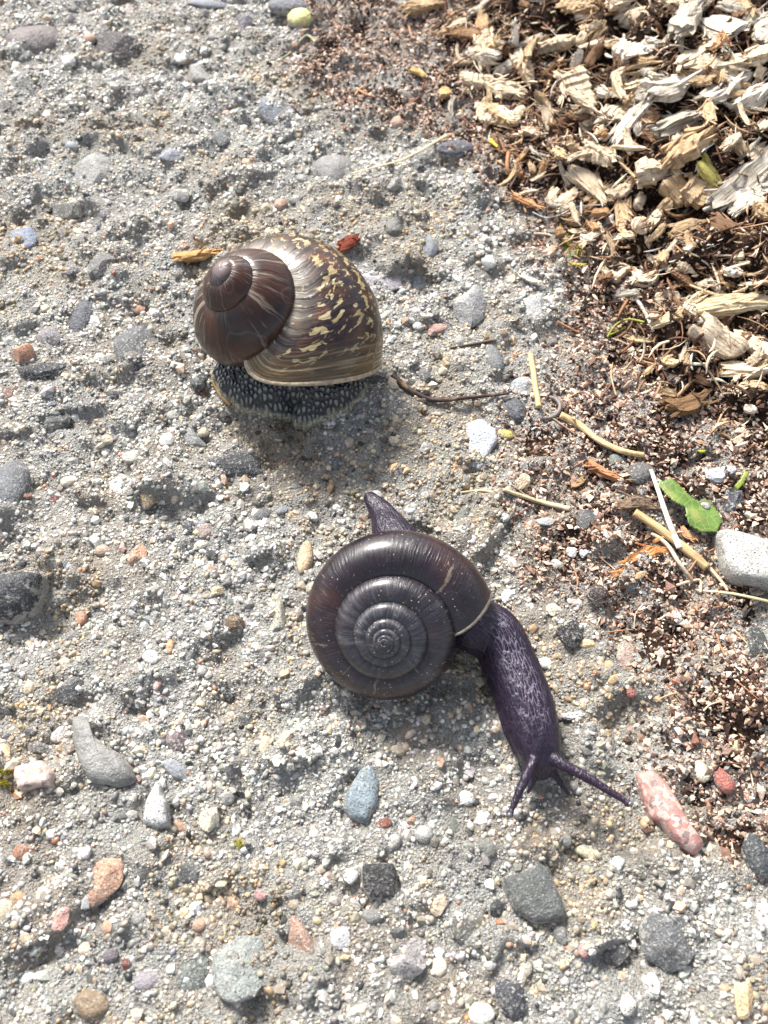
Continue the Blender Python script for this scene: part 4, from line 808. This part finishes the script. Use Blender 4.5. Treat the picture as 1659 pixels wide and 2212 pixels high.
DH = [(1290, 400, 1500, 560, 165, 'knob', PALE, 'large pale knobbly lump of wood beside the thick weathered stick'), (1235, 400, 1305, 450, 85, 'knob', PALE, None), (1490, 450, 1720, 560, 115, 'ridged', PALE, None), (1420, 640, 1720, 620, 95, 'splinter', PALE, None), (800, 150, 900, 80, 90, 'knob', PALE, None),
      (940, 170, 1080, 120, 90, 'knob', PALE, None), (1050, 260, 1180, 250, 95, 'knob', PALE, None), (1180, 330, 1290, 250, 80, 'flake', TAN, None), (880, 445, 1035, 475, 46, 'flake', TAN, None), (600, 55, 692, 62, 20, 'splinter', (216, 196, 110), None), (1120, 850, 1345, 775, 90, 'splinter', (128, 100, 72), None),
      (1350, 330, 1450, 300, 50, 'flake', TAN, None), (1100, 570, 1180, 600, 60, 'knob', TAN, None), (1080, 730, 1170, 760, 60, 'knob', TAN, None), (1180, 60, 1260, 100, 50, 'ridged', PALE, None), (1270, 180, 1340, 150, 40, 'knob', PALE, None), (340, 120, 440, 160, 30, 'splinter', WHITE, None), (1480, 1010, 1560, 950, 34, 'flake', PALE, None), (1480, 740, 1560, 680, 40, 'splinter', PALE, None),
      (1560, 700, 1659, 720, 60, 'flake', TAN, None), (1280, 660, 1360, 700, 50, 'flake', BROWN, None), (1000, 650, 1060, 590, 30, 'splinter', TAN, None)]
for c in DH: put_chip(*D2(*c[:2]), *D2(*c[2:4]), c[4] * .4047, *c[5:7], lift=0.06, label=c[7])
E2 = lambda x, y: (987.4 + x * .4047, 987.4 + y * .4047)
put_chip(*E2(870, 235), *E2(1075, 255), 30, 'splinter', (150, 130, 112), 0.03, 'grey-brown bark chip under the white flat stalk', name='bark_chip', cat='bark')
put_chip(*E2(850, 610), *E2(1100, 460), 36, 'splinter', (206, 146, 92), 0.03, 'orange fibrous wood splinter beside the broken straw stalk')
put_chip(*E2(690, 50), *E2(930, 150), 24, 'splinter', (178, 132, 100), 0.03, 'long reddish-brown bark strip above the grey pebble', name='bark_chip', cat='bark')
put_chip(*E2(600, 160), *E2(680, 120), 20, 'flake', (176, 148, 112), 0.02); put_chip(*E2(950, 640), *E2(1010, 620), 14, 'flake', TAN, 0.02); put_chip(*E2(1190, 390), *E2(1270, 450), 16, 'splinter', (206, 160, 120), 0.02)
put_chip(385, 560, 478, 545, 40, 'flake', (190, 150, 100), 0.0, 'light brown wood flake tucked behind the mottled shell')
put_chip(735, 535, 775, 515, 30, 'flake', (130, 62, 44), 0.05, 'reddish-brown seed husk behind the mottled shell', name='seed_husk', cat='husk')
# smaller bits filling the heap
nfill = 0
while nfill < 225:
    x, y = random.uniform(880, 1655), random.uniform(5, 980); p = P(x, y)
    if float(sdist(p[0], p[1], MND)) < 0.05 or (y > 640 and random.random() < .55): continue
    a = random.uniform(0, 6.28); l = random.uniform(10, 40); wd = random.uniform(7, 27)
    put_chip(x - l * math.cos(a), y - .7 * l * math.sin(a), x + l * math.cos(a), y + .7 * l * math.sin(a), wd, random.choices(['ridged', 'splinter', 'flake', 'knob'], [5, 4, 4, 2])[0], random.choice([PALE, PALE, PALE, TAN, TAN, GREYW, WHITE, BROWN, (176, 140, 104)]), lift=random.uniform(0, .25)); nfill += 1
# stalks and threads
def stalk(name, pts, w0, w1, col, label, cat, lift=0.05, group=None, flat=1.0, nr=10, z=None, mat='straw', rough=0.08):
    Q = []
    for i, p in enumerate(pts):
        h = hit(p[0], p[1], lift + (p[2] if len(p) > 2 else 0)); u = i / (len(pts) - 1); wd = (w0 + (w1 - w0) * u) * cmpx(h) / 2; Q.append([*h, wd, wd * flat])
    sd_ = random.random() * 50; c = np.array(Q)[:, :3].mean(0)
    V, F, _, _ = sweep(Q, 6 * len(pts) + 6, nr, lambda a, w_, h_: (w_ * np.cos(a) * (1 + rough * np.cos(3 * a + sd_)), h_ * np.sin(a)))
    V = V + 0.10 * w0 * cmpx(c) * np.stack([perlin(V * 4 + sd_, 1), perlin(V * 4 + sd_, 2), perlin(V * 4 + sd_, 3)], -1)
    base = np.array([c[0], c[1], V[:, 2].min()])
    # local X along the stalk so that the fibres run along it
    d = np.array(Q)[-1, :2] - np.array(Q)[0, :2]; an = math.atan2(d[1], d[0]); R = np.array([[math.cos(an), math.sin(an), 0], [-math.sin(an), math.cos(an), 0], [0, 0, 1]])
    o = link(name, mesh_from(name, (V - base) @ R.T, F, True), M[mat], None, base, (0, 0, an), color=lin(col) * 0.85); return tag(o, label, cat, group)
STRAW = (224, 196, 140)
stalk('straw', [(1146, 766), (1156, 830), (1164, 880)], 12, 13, STRAW, 'short thick straw standing up against the curled grey tendril', 'straw')
stalk('straw', [(1210, 896), (1255, 922), (1300, 955), (1345, 975), (1390, 984)], 16, 12, (220, 190, 140), 'curved yellow straw lying between the curled tendril and grey pebble', 'straw')
stalk('straw_stalk', [(1370, 1106), (1450, 1162), (1528, 1226)], 17, 21, (206, 176, 128), 'thick broken straw stalk lying against the large white stone', 'straw', 0.10)
stalk('straw_stalk', [(1528, 1222), (1560, 1258), (1572, 1276)], 9, 5, (206, 186, 150), 'frayed straw end hanging below the large white stone', 'straw', 0.06)
stalk('flat_stalk', [(1406, 1014), (1425, 1070), (1444, 1125), (1468, 1184)], 9, 15, (232, 222, 208), 'white flat stalk leaning across the thick broken straw', 'stalk', 0.14, flat=0.4)
stalk('dry_stem', [(1408, 1152), (1440, 1175), (1466, 1215), (1494, 1252)], 8, 9, (216, 196, 170), 'thin curved stem crossing under the thick broken straw', 'stem', 0.08)
stalk('dry_stem', [(1462, 1264), (1490, 1256), (1512, 1254), (1514, 1280)], 6, 5, (222, 200, 170), 'short hooked stem at the foot of the curved stem', 'stem')
stalk('dry_stem', [(1518, 1276), (1590, 1284), (1680, 1304)], 5, 7, (216, 206, 160), 'thin pale green stem stretching along below the large white stone', 'stem', 0.12)
stalk('grass_blade', [(760, 374), (830, 356), (880, 340), (965, 292)], 4, 8, (206, 190, 156), 'dry grass blade lying across the smooth grey pebble', 'grass blade', 0.12, flat=0.5)
stalk('twig', [(848, 812), (885, 842), (940, 864), (1020, 858), (1100, 850)], 14, 6, (66, 48, 42), 'dark bent twig sticking out beside the mottled shell', 'twig', 0.06)
stalk('twig', [(972, 752), (1020, 744), (1070, 734)], 5, 8, (92, 78, 72), 'thin dark twig lying above the grey oval pebble', 'twig')
stalk('grass_blade', [(1307, 566), (1306, 610), (1304, 652)], 5, 5, (220, 196, 130), 'thin yellow grass piece standing beside the moss', 'grass blade', 0.06)
put_chip(*D2(1040, 330), *D2(1760, 222), 46, 'splinter', (222, 204, 170), 0.16, 'thick weathered stick lying out of the wood heap', name='stick', cat='stick')
stalk('dry_stem', [(1374, 644), (1394, 676), (1412, 716)], 9, 6, (214, 206, 192), 'pale dry stem crossing in front of the thick weathered stick', 'stem', 0.14)
stalk('moss_shoot', [(1312, 728), (1330, 702), (1356, 690), (1392, 696)], 4, 5, (156, 160, 60), 'green arched moss shoot rising over the dark crumbs', 'moss', 0.10)
stalk('moss_shoot', [(1312, 726), (1336, 716), (1352, 706)], 5, 4, (150, 154, 64), 'short green moss shoot under the arched moss shoot', 'moss', 0.04)
stalk('tendril', [(1168, 904), (1186, 903), (1204, 893), (1210, 876), (1200, 862), (1188, 858)], 9, 8, (132, 122, 118), 'curled grey tendril beside the short thick straw', 'tendril', 0.06)
stalk('fibre', [(1150, 458), (1180, 470), (1215, 462), (1250, 446), (1310, 442)], 2.6, 2.2, (230, 228, 224), 'long white hair-like fibre at the front of the wood heap', 'fibre', 0.14)
stalk('root', [(1098, 330), (1096, 360), (1104, 378), (1130, 374)], 9, 8, (188, 130, 88), 'short bent brown root at the edge of the wood heap', 'root', 0.12)
stalk('yellow_leaf_tip', [(1060, 302), (1066, 310), (1075, 318)], 8, 5, (220, 198, 50), 'bright yellow leaf tip at the edge of the wood heap', 'leaf', 0.12)
stalk('straw', [(1088, 1058), (1160, 1082), (1232, 1100)], 8, 12, (206, 188, 152), 'pale split straw lying above the white flat grains', 'straw', 0.03)
stalk('straw', [(996, 1064), (1040, 1060), (1080, 1066)], 5, 6, (216, 190, 150), 'thin straw lying beside the split straw', 'straw', 0.02)
stalk('straw', [(986, 1030), (1020, 1024), (1060, 1032)], 4, 3, (222, 212, 190), 'fine pale straw beneath the bluish wedge-shaped stone', 'straw', 0.02)
stalk('grass_blade', [(585, 130), (620, 120), (660, 78), (682, 92)], 4, 6, (176, 176, 140), 'pale green grass blade beside the yellow pebble', 'grass blade', 0.02)
stalk('foot_rim', [Gx(225, 1080), Gx(262, 1150), Gx(310, 1205), Gx(345, 1240)], 5, 8, (150, 118, 72), 'yellow-brown sliver under the rim of the granular snail foot', 'sliver', 0.06)
stalk('husk', [Gx(790, 1040), Gx(840, 1075), Gx(885, 1090)], 26, 22, (140, 110, 92), 'small brown husk stuck on the granular snail foot', 'husk', 0.62, flat=0.4)
ns = 0
while ns < 95:
    x, y = random.uniform(640, 1655), random.uniform(20, 1900); p = P(x, y)
    m = float(deb_mask(np.array([p[0]]), np.array([p[1]]))[0])
    if m < 0.5 or (990 < x < 1240 and 1130 < y < 1760): continue
    a = random.gauss(-0.5, 0.9); l = random.uniform(12, 46); b = random.uniform(-.2, .2) * l
    dx, dy = l * math.cos(a), -l * math.sin(a) * .8
    fc = random.choice([('tan', (214, 180, 140)), ('cream', (226, 206, 180)), ('light brown', (190, 140, 100)), ('brown', (160, 110, 80)), ('dark brown', (120, 80, 60))]); fl = 'long ' if l > 33 else 'short ' if l < 20 else ''
    stalk('wood_fibre', [(x - dx, y - dy), (x + b, y + b), (x + dx, y + dy)], random.uniform(2.5, 5.5), random.uniform(2, 4), fc[1], fl + fc[0] + ' wood fibre strewn among the brown crumbs', 'wood fibre', 0.03, fl + fc[0] + ' fibres among the crumbs', nr=6); ns += 1

# ------------------------------------------------------------------ leaves and moss
def m_leaf():
    t = NT('green_leaf'); o = t.map(t.obj(), CM); n = t.noise(o, 4, 4, 0.6)
    c = t.mix(1.0, t.ocol(), t.ramp(n, [(0.3, 0.55), (0.7, 1.2)]), 'MULTIPLY'); c = t.mix(t.ramp(t.vor(o, 7, 'DISTANCE_TO_EDGE'), [(0.0, 0.5), (0.05, 0.0)]), c, (0.30, 0.36, 0.10)); c = t.mix(t.ramp(t.noise(o, 2.6, 4, 0.6), [(0.55, 0.0), (0.68, 0.7)]), c, (0.30, 0.24, 0.08))
    return t.fin(c, 0.4, t.bump(t.noise(o, 6, 4, 0.6), 0.5, 0.03), 0.4)
M['leaf'] = m_leaf()
def leaf(name, pts, col, label, lift=0.1, curl=0.12, cat='leaf'):
    W = np.array([hit(x, y, lift) for x, y in pts]); c = W.mean(0); n = 60
    seg = np.r_[W[:, :2], W[:1, :2]]; L = np.r_[0, np.cumsum(np.hypot(*np.diff(seg, axis=0).T))]; s = np.linspace(0, L[-1], n, endpoint=False)
    B = np.stack([np.interp(s, L, seg[:, 0]), np.interp(s, L, seg[:, 1])], -1); B += 0.03 * np.stack([n2(B[:, 0], B[:, 1], 5, 41), n2(B[:, 0], B[:, 1], 5, 42)], -1)
    x0, y0 = B.min(0); x1, y1 = B.max(0); st = 0.022; gx, gy = np.arange(x0, x1, st), np.arange(y0, y1, st); X, Y = np.meshgrid(gx, gy)
    ins = sdist(X, Y, B) > 0; Z = c[2] + curl * 1.5 * n2(X, Y, 0.9, 43) + 0.3 * curl * n2(X, Y, 3, 44) - 0.0 * X
    F = gridfaces(len(gy), len(gx)); F = F[ins.ravel()[F].all(1)]; us = np.unique(F); rm = np.full(X.size, -1); rm[us] = np.arange(len(us))
    me = mesh_from(name, (np.stack([X, Y, Z], -1).reshape(-1, 3)[us] - c), rm[F])
    o = link(name, me, M['leaf'], None, c, color=lin(col) * 0.85); m = o.modifiers.new('thick', 'SOLIDIFY'); m.thickness = 0.00022; return tag(o, label, cat)
leaf('leaf', [(1420, 1036), (1450, 1034), (1488, 1058), (1514, 1074), (1530, 1064), (1552, 1086), (1568, 1112), (1548, 1156), (1514, 1150), (1484, 1142), (1474, 1122), (1478, 1102), (1450, 1090), (1434, 1068)], (104, 132, 62), 'torn bright green leaf fragment lying beside the white flat stalk', 0.2)
leaf('leaf', [(1538, 1054), (1562, 1058), (1584, 1046), (1598, 1036), (1602, 1016), (1612, 1030), (1606, 1052), (1584, 1064), (1556, 1066)], (140, 156, 62), 'crescent of yellow-green leaf curving under a pale bluish stone', 0.08)
leaf('leaf', [(1502, 974), (1520, 968), (1530, 972), (1518, 986), (1506, 990)], (170, 184, 60), 'tiny yellow-green leaf scrap above the crescent-shaped leaf piece', 0.08)
leaf('leaf', [(472 - 50, 790), (470, 786)] if False else [Gx(415, 975), Gx(500, 975), Gx(540, 1000), Gx(500, 1012), Gx(425, 1005)], (176, 172, 170), 'small grey flake stuck under the lower edge of the mottled shell', 0.45, 0.03, 'flake')
def moss(pxs, n, seed):
    g = np.random.default_rng(seed); V, F, C = [], [], []
    for k in range(n):
        bx, by, br = pxs[g.integers(len(pxs))]; r_ = abs(g.normal(0, .5)) * br; a = g.uniform(0, 6.28); p = hit(bx + r_ * math.cos(a), by + r_ * math.sin(a)); h = g.uniform(.04, .11); d = g.normal(0, .5, 2) * h; w_ = g.uniform(.008, .016); b = g.uniform(0, 6.28)
        q = np.array([math.cos(b), math.sin(b), 0]) * w_; q2 = np.array([-math.sin(b), math.cos(b), 0]) * w_; i = len(V); V += [p - q, p + q, p + q2, p + np.array([d[0], d[1], h])]
        F += [[i, i + 1, i + 3], [i + 1, i + 2, i + 3], [i + 2, i, i + 3]]; c = lin((g.uniform(120, 190), g.uniform(125, 170), g.uniform(30, 60))) * .8; C += [[*c, 1]] * 4
    o = link('moss', mesh_from('moss', np.array(V), F, True, {'Col': ('FLOAT_COLOR', np.array(C))}), M['crumb']); tag(o, kind='stuff')
moss([(1235, 500, 26), (1250, 545, 22), (1225, 530, 18)], 260, 1); moss([(10, 1690, 18), (16, 1668, 10)], 130, 2); moss([(518, 1822, 12)], 40, 3)

# matted fine fibres over the heap
def strands(n):
    p = np.zeros((0, 2))
    while len(p) < n:
        q = np.c_[RNG.uniform(-1, 9.9, 4000), RNG.uniform(-1, 14.7, 4000)]; q = q[(sdist(q[:, 0], q[:, 1], MND) + 0.5 * n2(q[:, 0], q[:, 1], 1.5, 71) > 0.0) & in_view(q[:, 0], q[:, 1])]; p = np.r_[p, q]
    p = p[:n]; L = RNG.lognormal(math.log(0.30), 0.5, n); a = RNG.normal(0.6, 0.9, n); el = RNG.normal(0, 0.28, n); r = RNG.uniform(0.005, 0.020, n); k = 5
    d = np.stack([np.cos(a) * np.cos(el), np.sin(a) * np.cos(el), np.sin(el)], -1); sd_ = np.stack([-np.sin(a), np.cos(a), 0 * a], -1); up = np.cross(d, sd_)
    c = np.c_[p, T(p[:, 0], p[:, 1]) + RNG.uniform(0.0, 0.22, n)]; cv = RNG.normal(0, 0.10, n) * L
    V = []
    for i in range(k):
        u = i / (k - 1) - .5; rr = r * (1.0 - abs(2 * u) ** 3 * 0.85); o_ = c + d * (L * u)[:, None] + (sd_ * cv[:, None] + up * (cv * .5)[:, None]) * (u * u * 4)
        V.append(np.stack([o_ + sd_ * (rr * 1.6)[:, None], o_ + up * rr[:, None], o_ - sd_ * (rr * 1.6)[:, None], o_ - up * rr[:, None]], 1))
    V = np.stack(V, 1).reshape(-1, 3); F = (gridfaces(k, 4, True)[None] + (np.arange(n) * 4 * k)[:, None, None]).reshape(-1, 4)
    C = np.repeat(np.c_[palette(n, [(3, (222, 204, 176)), (5, (180, 148, 114)), (6, (130, 98, 74)), (6, (84, 60, 46)), (1, (200, 194, 184))]), np.ones(n)], 4 * k, 0)
    tag(link('wood_fibres', mesh_from('wood_fibres', V, F, True, {'Col': ('FLOAT_COLOR', C)}), M['crumb']), kind='stuff')
strands(3000)
